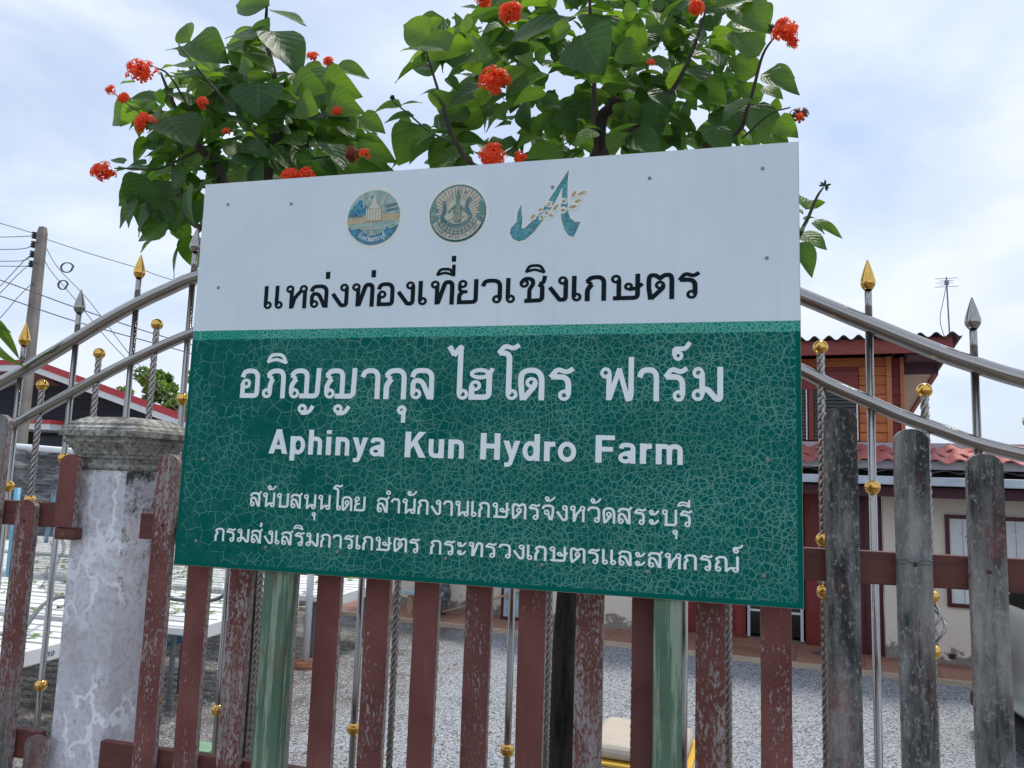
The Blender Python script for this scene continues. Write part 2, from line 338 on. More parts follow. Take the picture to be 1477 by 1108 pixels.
M['red_door'] = wood_mat('red_door', (0.15, 0.014, 0.014), (0.25, 0.03, 0.026), 0.5, (14, 14, 1.5))
M['maroon_door'] = wood_mat('maroon_door', (0.055, 0.008, 0.012), (0.09, 0.014, 0.02), 0.5, (14, 14, 1.5))
M['shutter_slat'] = simple('shutter_slat', (0.075, 0.085, 0.085), 0.6)
M['soffit'] = simple('soffit', (0.50, 0.43, 0.37), 0.8, 0, 0.06, 2)
M['soffit_dark'] = simple('soffit_dark', (0.07, 0.035, 0.045), 0.8)
M['corrugated'] = simple('corrugated', (0.075, 0.06, 0.058), 0.75, 0, 0.4, 8)
def tile_mat(name, a, b):
    s = NT(name); n = s.noise(s.map((1, 1, 1)), 6, 6, .6); v = s.math('ADD', s.math('MULTIPLY', n, 0.6), s.math('MULTIPLY', s.oi.outputs['Random'], 0.4))
    s.set('Base Color', s.mix(s.ramp(v, 0.25, 0.75), a, b)); s.set('Roughness', 0.6); return s.m
M['roof_tile'] = tile_mat('roof_tile', (0.36, 0.10, 0.09), (0.55, 0.19, 0.17))
M['floor_tile'] = tile_mat('floor_tile', (0.27, 0.125, 0.085), (0.40, 0.20, 0.14))
M['kerb_pale'] = simple('kerb_pale', (0.50, 0.40, 0.29), 0.8)
M['fascia_grey'] = simple('fascia_grey', (0.42, 0.40, 0.43), 0.6, 0, .1, 2)
M['gutter'] = simple('gutter', (0.45, 0.50, 0.56), 0.45, 0.2, 0.2, 5)
M['white_paint'] = simple('white_paint', (0.74, 0.76, 0.78), 0.5, 0, 0.05, 4)
def whitewindow_mat():
    s = NT('whitewashed_panel'); n = s.noise(s.map((1, 1, 1)), 8, 6, .7); n2 = s.noise(s.map((1, 1, .3)), 30, 4)
    c = s.mix(s.ramp(n2, .3, .7), (0.68, 0.71, 0.72), (0.80, 0.82, 0.83)); c = s.mix(s.ramp(n, .63, .67), c, (0.35, .33, .3))
    s.set('Base Color', c); s.set('Roughness', 0.7); return s.m
M['white_panel'] = whitewindow_mat()
M['dark_glass'] = simple('dark_glass', (0.012, 0.014, 0.012), 0.12)
M['shade_black'] = simple('shade_black', (0.012, 0.012, 0.01), 0.9)  # near-black colour standing in for shade in gaps and openings
M['navy'] = simple('navy_board', (0.018, 0.020, 0.034), 0.7, 0, 0.2, 2)
M['slate'] = simple('slate_wall', (0.065, 0.075, 0.095), 0.7, 0, 0.1, 1)
M['red_trim'] = simple('red_trim', (0.52, 0.045, 0.055), 0.5, 0, 0.08, 2)
M['pink_soffit'] = simple('pink_soffit', (0.38, 0.22, 0.22), 0.7, 0, .08, 2)
M['grey_soffit'] = simple('grey_soffit', (0.40, 0.36, 0.36), 0.7, 0, .08, 2)
M['channel'] = simple('white_channel', (0.76, 0.77, 0.74), 0.45, 0, 0.05, 3)
M['blue_pipe'] = simple('blue_pipe', (0.035, 0.16, 0.27), 0.4)
M['light_blue_pipe'] = simple('light_blue_pipe', (0.13, 0.36, 0.52), 0.4)
M['galv'] = simple('galvanised', (0.22, 0.24, 0.26), 0.45, 0.6, 0.2, 10)
M['lettuce'] = simple('lettuce', (0.16, 0.28, 0.05), 0.6, 0, 0.4, 20)
M['white_pvc'] = simple('white_pvc', (0.70, 0.74, 0.78), 0.35, 0, .04, 5)
M['brick'] = simple('brick', (0.40, 0.17, 0.09), 0.85, 0, 0.25, 30)
M['silver_car'] = simple('silver_car', (0.42, 0.44, 0.44), 0.28, 0.7, 0.02, 3)
M['rubber'] = simple('rubber', (0.015, 0.015, 0.016), 0.8)
M['beige_plastic'] = simple('beige_plastic', (0.46, 0.40, 0.32), 0.5, 0, 0.06, 8)
M['yellow_plastic'] = simple('yellow_plastic', (0.66, 0.40, 0.05), 0.45, 0, 0.06, 8)
M['olive_plastic'] = simple('olive_plastic', (0.33, 0.22, 0.04), 0.5, 0, 0.1, 8)
M['pale_blue'] = simple('pale_blue_paint', (0.40, 0.52, 0.58), 0.6)
M['bare_wood'] = wood_mat('bare_wood', (0.32, 0.20, 0.11), (0.48, 0.33, 0.2))
M['cable'] = simple('cable', (0.11, 0.115, 0.125), 0.6)
M['green_board'] = simple('green_board', (0.16, 0.30, 0.18), 0.7)
M['far_leaf'] = petal_mat('far_leaf', (0.075, 0.14, 0.03), (0.20, 0.34, 0.05))
M['purple'] = simple('purple_rubber', (0.10, 0.06, 0.10), 0.6)
def net_mat():
    s = NT('shade_net'); v = s.map((1, 1, 1), False); n = s.noise(s.map((2.0, 2.0, 9), False), 2.4, 7, 0.7, 1.2); m = s.noise(v, 26, 4, 0.8)
    s.set('Base Color', s.mix(s.ramp(n, 0.42, 0.68), (0.045, 0.05, 0.055), (0.33, 0.345, 0.36))); s.set('Roughness', 0.5)
    tr = s.n('ShaderNodeBsdfTransparent'); ms = s.n('ShaderNodeMixShader')
    a = s.math('ADD', s.math('MULTIPLY', s.oi.outputs['Alpha'], 1.0), s.math('MULTIPLY', s.math('SUBTRACT', s.math('ADD', n, m), 1.0), 0.9))
    s.l(s.math('MINIMUM', s.math('MAXIMUM', a, 0.05), 1.0), ms.inputs[0]); s.l(tr.outputs[0], ms.inputs[1]); s.l(s.b.outputs[0], ms.inputs[2]); s.l(ms.outputs[0], s.out.inputs[0]); return s.m
M['net'] = net_mat()

# ------------------------------------------------------------------ mesh helpers
def link(name, bm, mat, parent=None, smooth=False, bevel=0):
    me = bpy.data.meshes.new(name)
    if isinstance(bm, tuple): me.from_pydata(*bm)
    else: bm.to_mesh(me); bm.free()
    if smooth:
        for p in me.polygons: p.use_smooth = True
    for m in (mat if isinstance(mat, list) else [mat]): me.materials.append(m)
    o = bpy.data.objects.new(name, me); COL.objects.link(o)
    if parent: o.parent = parent
    if bevel:
        b = o.modifiers.new('bevel', 'BEVEL'); b.width = bevel; b.segments = 2; b.limit_method = 'ANGLE'; b.angle_limit = R(40)
    return o
def share(name, src, parent=None, loc=(0, 0, 0), rot=(0, 0, 0), scale=(1, 1, 1)):
    o = src.copy(); o.name = name; COL.objects.link(o); o.parent = parent; o.location = loc; o.rotation_euler = rot; o.scale = scale; return o
def thing(name, label, cat, loc=(0, 0, 0), rz=0, group=None):
    o = bpy.data.objects.new(name, None); COL.objects.link(o); o.location = loc; o.rotation_euler = (0, 0, rz); o.empty_display_size = 0.1
    o['label'] = label; o['category'] = cat
    if group: o['group'] = group
    return o
def tag(o, label, cat, group=None):
    o['label'] = label; o['category'] = cat
    if group: o['group'] = group
    return o
def box(bm, x0, x1, y0, y1, z0, z1, mi=0):
    v = [bm.verts.new(p) for p in ((x0, y0, z0), (x1, y0, z0), (x1, y1, z0), (x0, y1, z0), (x0, y0, z1), (x1, y0, z1), (x1, y1, z1), (x0, y1, z1))]
    for f in ((0, 3, 2, 1), (4, 5, 6, 7), (0, 1, 5, 4), (1, 2, 6, 5), (2, 3, 7, 6), (3, 0, 4, 7)):
        bm.faces.new([v[i] for i in f]).material_index = mi
def boxo(name, dims, mat, parent=None, bevel=0):
    bm = bmesh.new(); box(bm, *dims); return link(name, bm, mat, parent, False, bevel)
def tube(bm, pts, rad, n=8, cap=True, rot=0.0, prof=None, twist=0.0):
    pts = [Vector(p) for p in pts]; rings = []; up = None; L = 0
    for i, p in enumerate(pts):
        t = (pts[min(i + 1, len(pts) - 1)] - pts[max(i - 1, 0)]).normalized()
        if i: L += (p - pts[i - 1]).length
        if up is None: up = Vector((0, 1, 0)) if abs(t.y) < 0.9 else Vector((1, 0, 0))
        up = (up - t * up.dot(t)).normalized(); sd_ = t.cross(up); r = rad[i] if isinstance(rad, (list, tuple)) else rad
        rg = []
        for k in range(n):
            a = 2 * math.pi * k / n + rot
            rr = r * (prof(a) if prof else 1); aa = a + twist * L
            rg.append(bm.verts.new(p + up * math.cos(aa) * rr + sd_ * math.sin(aa) * rr))
        rings.append(rg)
    for a, b in zip(rings, rings[1:]):
        for k in range(n): bm.faces.new((a[k], a[(k + 1) % n], b[(k + 1) % n], b[k]))
    if cap:
        bm.faces.new(rings[0][::-1]); bm.faces.new(rings[-1])
def lathe(bm, prof, n=20, c=(0, 0, 0), squash=None):
    rings = []
    for r, z in prof:
        rings.append([bm.verts.new((c[0] + r * math.cos(2 * math.pi * k / n), c[1] + r * math.sin(2 * math.pi * k / n), c[2] + z)) for k in range(n)] if r > 1e-6 else [bm.verts.new((c[0], c[1], c[2] + z))])
    for a, b in zip(rings, rings[1:]):
        for k in range(n):
            k2 = (k + 1) % n
            if len(a) == 1: bm.faces.new((a[0], b[k2], b[k]))
            elif len(b) == 1: bm.faces.new((a[k], a[k2], b[0]))
            else: bm.faces.new((a[k], a[k2], b[k2], b[k]))
def prism(bm, poly, y0, y1, mi=0):            # polygon in XZ extruded along Y
    a = [bm.verts.new((x, y0, z)) for x, z in poly]; b = [bm.verts.new((x, y1, z)) for x, z in poly]
    bm.faces.new(a).material_index = mi; bm.faces.new(b[::-1]).material_index = mi
    for i in range(len(poly)):
        j = (i + 1) % len(poly); bm.faces.new((a[j], a[i], b[i], b[j])).material_index = mi
    bmesh.ops.recalc_face_normals(bm, faces=bm.faces)
def interp(pts, n):                            # Catmull-Rom through points
    pts = [Vector(p) for p in pts]; out = []
    P = [pts[0] * 2 - pts[1]] + pts + [pts[-1] * 2 - pts[-2]]
    for i in range(1, len(P) - 2):
        for k in range(n):
            t = k / n; a, b, c, d = P[i - 1:i + 3]
            out.append(0.5 * ((2 * b) + (c - a) * t + (2 * a - 5 * b + 4 * c - d) * t * t + (3 * b - a - 3 * c + d) * t ** 3))
    return out + [pts[-1]]

# ------------------------------------------------------------------ ground
def sheet(name, x0, x1, y0, y1, z, mat):
    o = link(name, ([(x0, y0, z), (x1, y0, z), (x1, y1, z), (x0, y1, z)], [], [(0, 1, 2, 3)]), mat); o['kind'] = 'structure'; return o
sheet('ground', -600, 600, -600, 900, -0.06, M['verge'])
yard = boxo('gravel_yard', (-16, 14, 1.75, 14, -0.05, 0.0), M['gravel']); yard['kind'] = 'structure'
vg = boxo('verge', (-30, 30, -3.0, 1.62, -0.05, 0.8), M['verge']); vg['kind'] = 'structure'
rd = boxo('road', (-60, 60, -9.0, -3.01, -0.05, 0.72), M['asphalt']); rd['kind'] = 'structure'
# pebbles and dry leaves lying on the yard
def strew(name, n, region, mat, rr, leafy=False):
    vs, fs = [], []
    for _ in range(n):
        x, y = region(); r = random.uniform(*rr); a = random.random() * 6.28; b = len(vs)
        if leafy:
            for k in range(4): vs.append((x + r * (1, .4, -1, -.4)[k] * math.cos(a) - r * (0, .45, 0, -.45)[k] * math.sin(a), y + r * (1, .4, -1, -.4)[k] * math.sin(a) + r * (0, .45, 0, -.45)[k] * math.cos(a), 0.006 + random.random() * .01))
            fs.append((b, b + 1, b + 2, b + 3))
        else:
            h = r * random.uniform(.5, .9)
            for k in range(5): vs.append((x + r * math.cos(a + k * 1.2566) * random.uniform(.7, 1.1), y + r * math.sin(a + k * 1.2566) * random.uniform(.7, 1.1), 0.0))
            vs.append((x + r * .2 * math.cos(a), y + r * .2 * math.sin(a), h))
            for k in range(5): fs.append((b + k, b + (k + 1) % 5, b + 5))
    o = link(name, (vs, [], fs), mat); o['kind'] = 'stuff'; return o
tag(strew('pebbles', 9000, lambda: (random.uniform(-6, 4), random.uniform(4.2, 10.4)), M['stone'], (0.006, 0.017)), 'loose grey pebbles scattered on the gravel yard', 'gravel')
tag(strew('fallen_leaves', 150, lambda: (random.gauss(-2.8, 1.6), random.uniform(4.0, 9.5)), M['dry_leaf'], (0.015, 0.045), True), 'dry brown leaves fallen on the gravel yard', 'fallen leaves')

# ------------------------------------------------------------------ house on the right (own frame: x along the front, y into depth)
HO = Vector((0, 10.866, 0)); HU = Vector((0.99217, -0.12487, 0)); HV = Vector((0.12487, 0.99217, 0)); HRZ = math.atan2(-0.12487, 0.99217)
def ph(u, v, d):
    r = ray(u, v); t = ((HO - CAM).dot(HV) + d) / r.dot(HV); p = CAM + r * t; return (p - HO).dot(HU), p.z
house = thing('timber_house', 'two storey house with orange timber upper floor, cream lower wall and red tiled awning', 'house', HO, HRZ)
D0 = 1.0
def hb(name, x0, x1, y0, y1, z0, z1, mat, bev=0, parent=None): return boxo(name, (x0, x1, y0, y1, z0, z1), mat, parent or house, bev)
hb('plinth', -6.6, 6.5, 0.06, 8, -0.04, 0.045, M['concrete'])
hb('step_edge', -6.6, 6.5, 0.0, 0.058, -0.04, 0.06, M['kerb_pale'])
ft = None
for i in range(27):
    for j in range(4):
        x = -6.5 + i * 0.42; y = 0.065 + j * 0.34
        if ft is None:
            bm = bmesh.new(); box(bm, 0, 0.412, 0, 0.332, 0.046, 0.056); ft = link('floor_tile', bm, M['floor_tile'], house); ft.location = (x, y, 0)
        else: share('floor_tile', ft, house, (x, y, random.uniform(-.002, .002)))
# herringbone relief on the tiles is too fine here; lower walls (with the door bay recessed)
hb('wall', -5.6, -0.75, D0, D0 + .12, 0.046, 2.62, M['cream'])
hb('wall', 2.18, 6.2, D0, D0 + .12, 0.046, 2.62, M['cream'])
hb('bay_shade', -0.75, 2.18, D0 + .62, D0 + .7, 0.046, 2.62, M['shade_black'])  # black sheet painting in the unlit depth behind the doors
hb('wall', -5.6, -5.48, D0 + .125, 7.5, 0.046, 2.62, M['cream'])
# red folding doors
def door(x0, x1, mat, dd=D0 + .34):
    o = hb('door', x0, x1, dd, dd + .05, 0.06, 2.3, mat, .004)
    n = max(1, int((x1 - x0) / .16))
    bm = bmesh.new()
    for k in range(n): box(bm, x0 + .03 + k * (x1 - x0 - .03) / n, x0 + (k + 1) * (x1 - x0 - .03) / n, dd - .015, dd - .001, .12, 2.2)
    link('door_panel', bm, mat, o)
    return o
door(-.72, -0.32, M['red_door']); door(.02, .34, M['red_door']); door(1.17, 1.48, M['red_door']); door(1.5, 1.66, M['red_door']); door(1.7, 2.17, M['maroon_door'], D0 + .04)
hb('floor_mat', -.3, .02, D0 + .1, D0 + .4, 0.058, .07, M['rubber'])
# glazed screen door leaf
gl = hb('screen_door', .40, 1.12, D0 + .45, D0 + .47, 0.12, 2.2, M['dark_glass'])
bm = bmesh.new(); box(bm, .36, .40, D0 + .42, D0 + .46, .07, 2.2); box(bm, 1.10, 1.14, D0 + .42, D0 + .46, .07, 2.2); box(bm, .401, 1.099, D0 + .42, D0 + .46, .44, .47)
link('frame', bm, M['white_paint'], gl)
bm = bmesh.new(); box(bm, .401, 1.099, D0 + .43, D0 + .44, .30, .31); box(bm, .70, .712, D0 + .43, D0 + .44, .07, .439); link('mesh_bar', bm, M['dark_metal'], gl)
# window right
wx0, wz1 = ph(1362, 742, D0); _, wz0 = ph(1370, 875, D0)
wx1 = wx0 + 1.3
wn = hb('window', wx0 + .05, wx1 - .05, D0 - .02, D0 - .003, wz0 + .05, wz1 - .05, M['white_panel'])
bm = bmesh.new(); box(bm, wx0, wx1, D0 - .04, D0 - .002, wz1 - .05, wz1); box(bm, wx0, wx1, D0 - .04, D0 - .002, wz0, wz0 + .05)
box(bm, wx0, wx0 + .05, D0 - .04, D0 - .002, wz0 + .05, wz1 - .05); box(bm, wx1 - .05, wx1, D0 - .04, D0 - .002, wz0 + .05, wz1 - .05)
link('frame', bm, M['maroon_door'], wn)
bm = bmesh.new()
for k in range(1, 8): box(bm, wx0 + .05 + k * .15, wx0 + .056 + k * .15, D0 - .0215, D0 - .0205, wz0 + .06, wz1 - .06)
link('board_joint', bm, M['galv'], wn)
hb('drain', 2.92, 2.99, D0 - .02, D0 - .003, .13, .19, M['dark_metal'])
# awning: beam, gutter, fascia, tiles, lower corrugated edge
hb('beam', -5.8, 6.3, .25, .35, 2.20, 2.33, M['maroon_board'])
for k in range(6): hb('gutter', -5.8 + k * 2.02 + .01, -5.8 + (k + 1) * 2.02 - .01, .06, .2, 2.352, 2.46, M['gutter'], .01)
hb('fascia', -5.8, 6.3, .30, .33, 2.56, 2.665, M['fascia_grey'])
bm = bmesh.new()
vs = []
nx = 260
for i in range(nx + 1):
    x = -5.8 + 12.1 * i / nx; z = 2.50 + .022 * abs(((i * 12.1 / nx / .32) % 1) * 2 - 1) * 2
    vs.append([bm.verts.new((x, .16, z)), bm.verts.new((x, .9, z + .09))])
for a, b in zip(vs, vs[1:]): bm.faces.new((a[0], b[0], b[1], a[1]))
link('soffit_sheet', bm, M['corrugated'], house)
hb('soffit_shade', -5.8, 6.3, .36, .4, 2.33, 2.56, M['shade_black'])  # black strip painting in the shaded gap under the awning tiles
rt = None
for j in range(3):
    for i in range(45):
        x = -5.7 + i * .27 + (j % 2) * .06; y = .22 + j * .26; z = 2.672 + j * .075
        if rt is None:
            bm = bmesh.new(); rows = []
            for k in range(8):
                t = k / 7; zz = .028 * math.sin(t * 2 * math.pi) ; rows.append([bm.verts.new((t * .275, 0, zz)), bm.verts.new((t * .275, .29, zz + .084)), bm.verts.new((t * .275, 0, zz - .018))])
            for a, b in zip(rows, rows[1:]):
                bm.faces.new((a[0], b[0], b[1], a[1])); bm.faces.new((a[2], b[2], b[0], a[0]))
            rt = link('roof_tile', bm, M['roof_tile'], house); rt.location = (x, y, z)
        else: share('roof_tile', rt, house, (x, y, z + random.uniform(-.004, .004)), (random.uniform(-.02, .02), random.uniform(-.02, .02), 0))
hb('flashing', -5.8, 6.3, .95, .99, 2.62, 2.93, M['fascia_grey'])
# upper storey: horizontal boards
UX0, UX1, UZ0, UZ1 = -1.2, 2.33, 2.935, 4.13
hb('upper_core', UX0 + .02, UX1 - .02, D0 + .03, 6.5, UZ0 - .1, UZ1, M['red_board'])
winx0, _ = ph(1160, 560, D0); winx1, wzt = ph(1234, 536, D0); _, wzh = ph(1200, 562, D0)
nb = 9; bh = (UZ1 - UZ0) / nb
for i in range(nb):
    z = UZ0 + i * bh
    segs = [(UX0, winx0 - .35), (winx1 + .04, UX1 - .07)] if z + bh * .5 < wzt else [(UX0, UX1 - .07)]
    for a, b in segs: hb('board', a, b, D0 - .012 + random.uniform(-.003, .003), D0 + .029, z + .004, z + bh - .004, M['orange_wood'], .003)
hb('corner_post', UX1 - .068, UX1 + .0, D0 - .035, D0 + .05, UZ0 - .02, UZ1, M['orange_post'], .003)
for i in range(nb):
    z = UZ0 + i * bh; hb('board', UX1 + .002, UX1 + .11, D0 + .10, D0 + .13, z + .004, z + bh - .004, M['red_board'])
hb('corner_post', UX1 + .112, UX1 + .165, D0 + .05, D0 + .13, UZ0 - .02, UZ1, M['orange_post'], .003)
hb('upper_side', UX1 + .001, UX1 + .16, D0 + .14, 4.5, UZ0 - .1, UZ1 - .1, M['red_board'])
# shuttered window upper
uw = hb('window', winx0 - .3, winx1, D0 + .0, D0 + .028, UZ0 + .02, wzt, M['red_board'])
hb('lintel', winx0 - .3, winx1 + .03, D0 - .03, D0 - .002, wzh, wzt, M['red_board'], 0, uw)
for a, b in ((winx0 + .06, winx0 + .12), (winx0 + .02, winx0 + .035), (winx1 + .0, winx1 + .02)): hb('frame', a, b, D0 - .045, D0 - .001, UZ0 + .02, wzh, M['red_board'] if b - a > .05 else M['white_panel'], 0, uw)
for (a, b) in ((winx0 - .26, winx0 + .018), (winx0 + .13, winx1 - .01)):
    ns = 14
    for k in range(ns):
        z = UZ0 + .03 + k * (wzh - UZ0 - .03) / ns
        bm = bmesh.new(); prism(bm, [(0, 0)] * 0 or [(a, z), (b, z), (b, z + .008), (a, z + .008)], D0 - .04, D0 - .002)
        for v in bm.verts:
            if v.co.y > D0 - .02: v.co.z += .055
        link('shutter_slat', bm, M['shutter_slat'], uw)
# main roof
fx1, fz1 = ph(1371, 497, .5)
FR = 3.02
hb('roof_fascia', -2.2, FR, .5, .54, 4.10, 4.30, M['red_board'], .003)
hb('front_soffit', UX1 + .17, FR - .02, .56, D0 + .1, 4.05, 4.10, M['soffit_dark'])
hb('front_joist', UX1 + .17, FR - .1, D0 + .1, D0 + .16, 3.90, 4.05, M['soffit_dark'])
bm = bmesh.new()
for sgn, z0, z1 in ((0, 3.88, 3.2),):
    a = [bm.verts.new(p) for p in ((UX1 + .17, D0 + .2, 3.90), (FR - .16, D0 + .2, 3.90), (FR - .16, 5.2, 3.55), (UX1 + .17, 5.2, 3.55))]; bm.faces.new(a)
link('side_soffit', bm, M['soffit'], house)
bm = bmesh.new(); prism(bm, [(FR - .16, 3.88), (FR - .10, 3.88), (FR - .10, 4.02), (FR - .16, 4.02)], D0 + .1, 5.2)
for v in bm.verts:
    if v.co.y > 3: v.co.z -= .36
link('barge_board', bm, M['red_board'], house)
bm = bmesh.new(); vs = []
nx = 320; X0, X1 = -2.3, FR + .1
for i in range(nx + 1):
    x = X0 + (X1 - X0) * i / nx; z = 4.325 + .032 * math.sin(x / .185 * 2 * math.pi)
    vs.append([bm.verts.new((x, .42, z)), bm.verts.new((x, 6.2, z - .42)), bm.verts.new((x, .42, z - .012)), bm.verts.new((x, 6.2, z - .432))])
for a, b in zip(vs, vs[1:]): bm.faces.new((a[0], b[0], b[1], a[1])); bm.faces.new((a[2], a[3], b[3], b[2])); bm.faces.new((a[2], b[2], b[0], a[0]))
link('corrugated_roof', bm, M['corrugated'], house)
# TV antenna on the roof (lifts away)
ant = thing('tv_antenna', 'thin grey television antenna on a pole above the corrugated roof', 'antenna', HO + HU * 3.03 + HV * .9 + Vector((0, 0, 4.27)), HRZ); ant.scale = (.82, .82, .53)
bm = bmesh.new(); tube(bm, [(.02, 0, 0), (.0, 0, 1.75)], .012, 8); link('pole', bm, M['galv'], ant)
for zz, l in ((1.5, .17), (1.72, .17), (1.66, .10)):
    bm = bmesh.new(); tube(bm, [(-l, 0, zz), (l, 0, zz)], .007, 5)
    if zz > 1.6: tube(bm, [(-l * .7, .3, zz), (l * .8, .3, zz)], .006, 5)
    link('element', bm, M['galv'], ant)
boxo('junction_box', (-.03, .03, -.03, .03, 1.55, 1.66), M['galv'], ant)
bm = bmesh.new(); tube(bm, interp([(0, .02, 1.55), (-.06, .02, 1.1), (-.11, .02, .6), (-.02, .02, 0)], 6), .006, 5); link('cable', bm, M['cable'], ant)

# things on the porch
def hpos(x, d, z=0.058): p = HO + HU * x + HV * d; return (p.x, p.y, z)
sn = thing('sandal', 'dark purple sandal lying on the porch tiles by the red door', 'sandal', hpos(*((ph(1185, 938, .75)[0]), .75)), 0.4)
bm = bmesh.new()
lathe(bm, [(0, 0), (.5, 0), (.52, .1), (.5, .16), (0, .16)], 16); bmesh.ops.scale(bm, vec=(.26, .11, .15), verts=bm.verts); link('sole', bm, M['purple'], sn)
bm = bmesh.new(); tube(bm, [(.02, -.055, .02), (.03, -.03, .065), (.05, 0, .07), (.03, .03, .065), (.02, .055, .02)], .012, 6); link('strap', bm, M['purple'], sn)
# leaning panel with dark frame, pale blue field, bolt dots
px0 = ph(724, 850, .8)[0]
pn = thing('framed_board', 'pale blue perforated board with dark frame propped upright against the cream wall', 'board', hpos(px0, .78), HRZ)
boxo('panel', (.045, .30, .0, .02, .05, .72), M['pale_blue'], pn)
for d in ((0, .04, -.01, .03, 0, .78), (.305, .345, -.01, .03, 0, .78), (.041, .304, -.01, .03, 0, .045), (.041, .304, -.01, .03, .73, .78)): boxo('frame', d, M['maroon_door'], pn, .003)
for k in range(10):
    boxo('hole', (.09 + (k % 3) * .07, .105 + (k % 3) * .07, -.004, -.001, .15 + (k // 3) * .13 + (k % 2) * .03, .165 + (k // 3) * .13 + (k % 2) * .03), M['dark_metal'], pn)
bm = bmesh.new(); a = Vector(hpos(ph(641, 886, .7)[0], .62, .26)); b = Vector(hpos(ph(756, 860, .7)[0], .74, .55)); a.z = .1
tube(bm, [a, (a + b) / 2 + Vector((0, 0, -.02)), b], .018, 8)
tag(link('wooden_stick', bm, M['bare_wood']), 'long brown stick leaning across the framed board', 'stick')
bx = ph(640, 850, .8)[0]
bn = thing('net_roll', 'dark rolled net bundle standing against the cream wall', 'net roll', hpos(bx, .7))
bm = bmesh.new(); tube(bm, interp([(0, 0, 0.02), (.03, 0, .3), (-.01, 0, .55), (.02, 0, .85)], 5), [.1] * 4 + [.13] * 6 + [.1] * 6, 14, prof=lambda a: 1 + .12 * math.sin(5 * a))
link('roll', bm, M['net'], bn, True)
# workbench with pale blue top and wooden leg
bx0 = ph(584, 858, .45)[0]
wb = thing('garden_bench', 'small bench with pale blue top and shaped wooden legs on porch edge', 'bench', hpos(bx0, .35), HRZ)
boxo('bench_top', (0, .62, 0, .3, .30, .36), M['pale_blue'], wb, .008)
for lx in (.10, .48):
    for ly in (.03, .23):
        bm = bmesh.new(); prism(bm, [(lx, 0), (lx + .07, 0), (lx + .09, .12), (lx + .06, .299), (lx, .299), (lx - .02, .12)], ly, ly + .04); link('leg', bm, M['bare_wood'], wb, False, .004)
boxo('shelf', (.05, .6, .08, .22, .12, .14), M['blue_pipe'], wb)

# ------------------------------------------------------------------ house on the left
LY = 15.0
lh = thing('navy_house', 'single storey dark navy boarded house with red and white roof trim', 'house', (0, 0, 0))
pk = at(45, 519, LY); rt_ = at(257, 597, LY); el = at(-60, 521, LY)
slope = (rt_.z - pk.z) / (rt_.x - pk.x)
RX = rt_.x + 4.5; RZ = pk.z + slope * (RX - pk.x)
def rake(name, off0, off1, y0, y1, mat):
    bm = bmesh.new(); prism(bm, [(pk.x, pk.z - off1), (RX, RZ - off1), (RX, RZ - off0), (pk.x, pk.z - off0)], y0, y1); return link(name, bm, mat, lh)
rake('roof_trim', 0, .12, LY - .02, LY + .06, M['red_trim'])
rake('roof_trim', .122, .27, LY, LY + .06, M['white_paint'])
bm = bmesh.new(); zz = .275
a = [bm.verts.new(p) for p in ((pk.x, LY + .05, pk.z - zz), (RX, LY + .05, RZ - zz), (RX, LY + 1.3, RZ - zz - .03), (pk.x, LY + 1.3, pk.z - zz - .03))]; bm.faces.new(a); link('rake_soffit', bm, M['grey_soffit'], lh)
bm = bmesh.new(); prism(bm, [(pk.x - .05, pk.z + .0), (RX, RZ), (RX, RZ + .05), (pk.x - .05, pk.z + .05)], LY - .01, LY + 8); [setattr(v.co, 'x', v.co.x - 8) for v in bm.verts if v.co.y > LY + 2]; link('roof', bm, M['red_trim'], lh)
# high eave running off to the left
bm = bmesh.new(); box(bm, pk.x - 6, pk.x - .002, LY - .02, LY + .06, pk.z - .12, pk.z); link('roof_trim', bm, M['red_trim'], lh)
bm = bmesh.new(); box(bm, pk.x - 6, pk.x - .002, LY, LY + .06, pk.z - .27, pk.z - .122); link('roof_trim', bm, M['white_paint'], lh)
bm = bmesh.new(); a = [bm.verts.new(p) for p in ((pk.x - 6, LY + .05, pk.z - zz), (pk.x, LY + .05, pk.z - zz), (pk.x, LY + 1.3, pk.z - zz - .34), (pk.x - 6, LY + 1.3, pk.z - zz - .34))]; bm.faces.new(a); link('eave_soffit', bm, M['pink_soffit'], lh)
bh = .235
for i in range(18):
    z = 0.1 + i * bh
    if z > pk.z - .5: break
    xe = RX - .6 if z < RZ - .3 else pk.x + (z + .35 - pk.z) / slope
    boxo('wall_board', (pk.x - 6, xe, LY + .95 + random.uniform(0, .01), LY + 1.05, z + .004, z + bh - .004), M['navy'] if z > 2.75 else M['slate'], lh)
prismb = bmesh.new(); prism(prismb, [(pk.x - 6, -.05), (RX - .5, -.05), (RX - .5, RZ - .5), (pk.x, pk.z - .5), (pk.x - 6, pk.z - .5)], LY + 1.06, LY + 7); [setattr(v.co, 'x', v.co.x - 7) for v in prismb.verts if v.co.y > LY + 2]; link('house_body', prismb, M['navy'], lh)
c0 = at(-40, 604, LY - .6); c1 = at(73, 606, LY - .6); c2_ = at(73, 618, LY - .6)
boxo('porch_trim', (c0.x, c1.x, LY - .62, LY + .9, (c1.z + c2_.z) / 2 + .012, c1.z), M['red_trim'], lh)
boxo('porch_trim', (c0.x, c1.x - .02, LY - .60, LY + .9, c2_.z - .03, (c1.z + c2_.z) / 2 + .01), M['white_paint'], lh)
d0 = at(27, 620, LY + .9); d1 = at(48, 660, LY + .9)
boxo('doorway', (d0.x, d1.x, LY + .93, LY + .945, .05, d0.z - .05), M['shade_black'], lh)

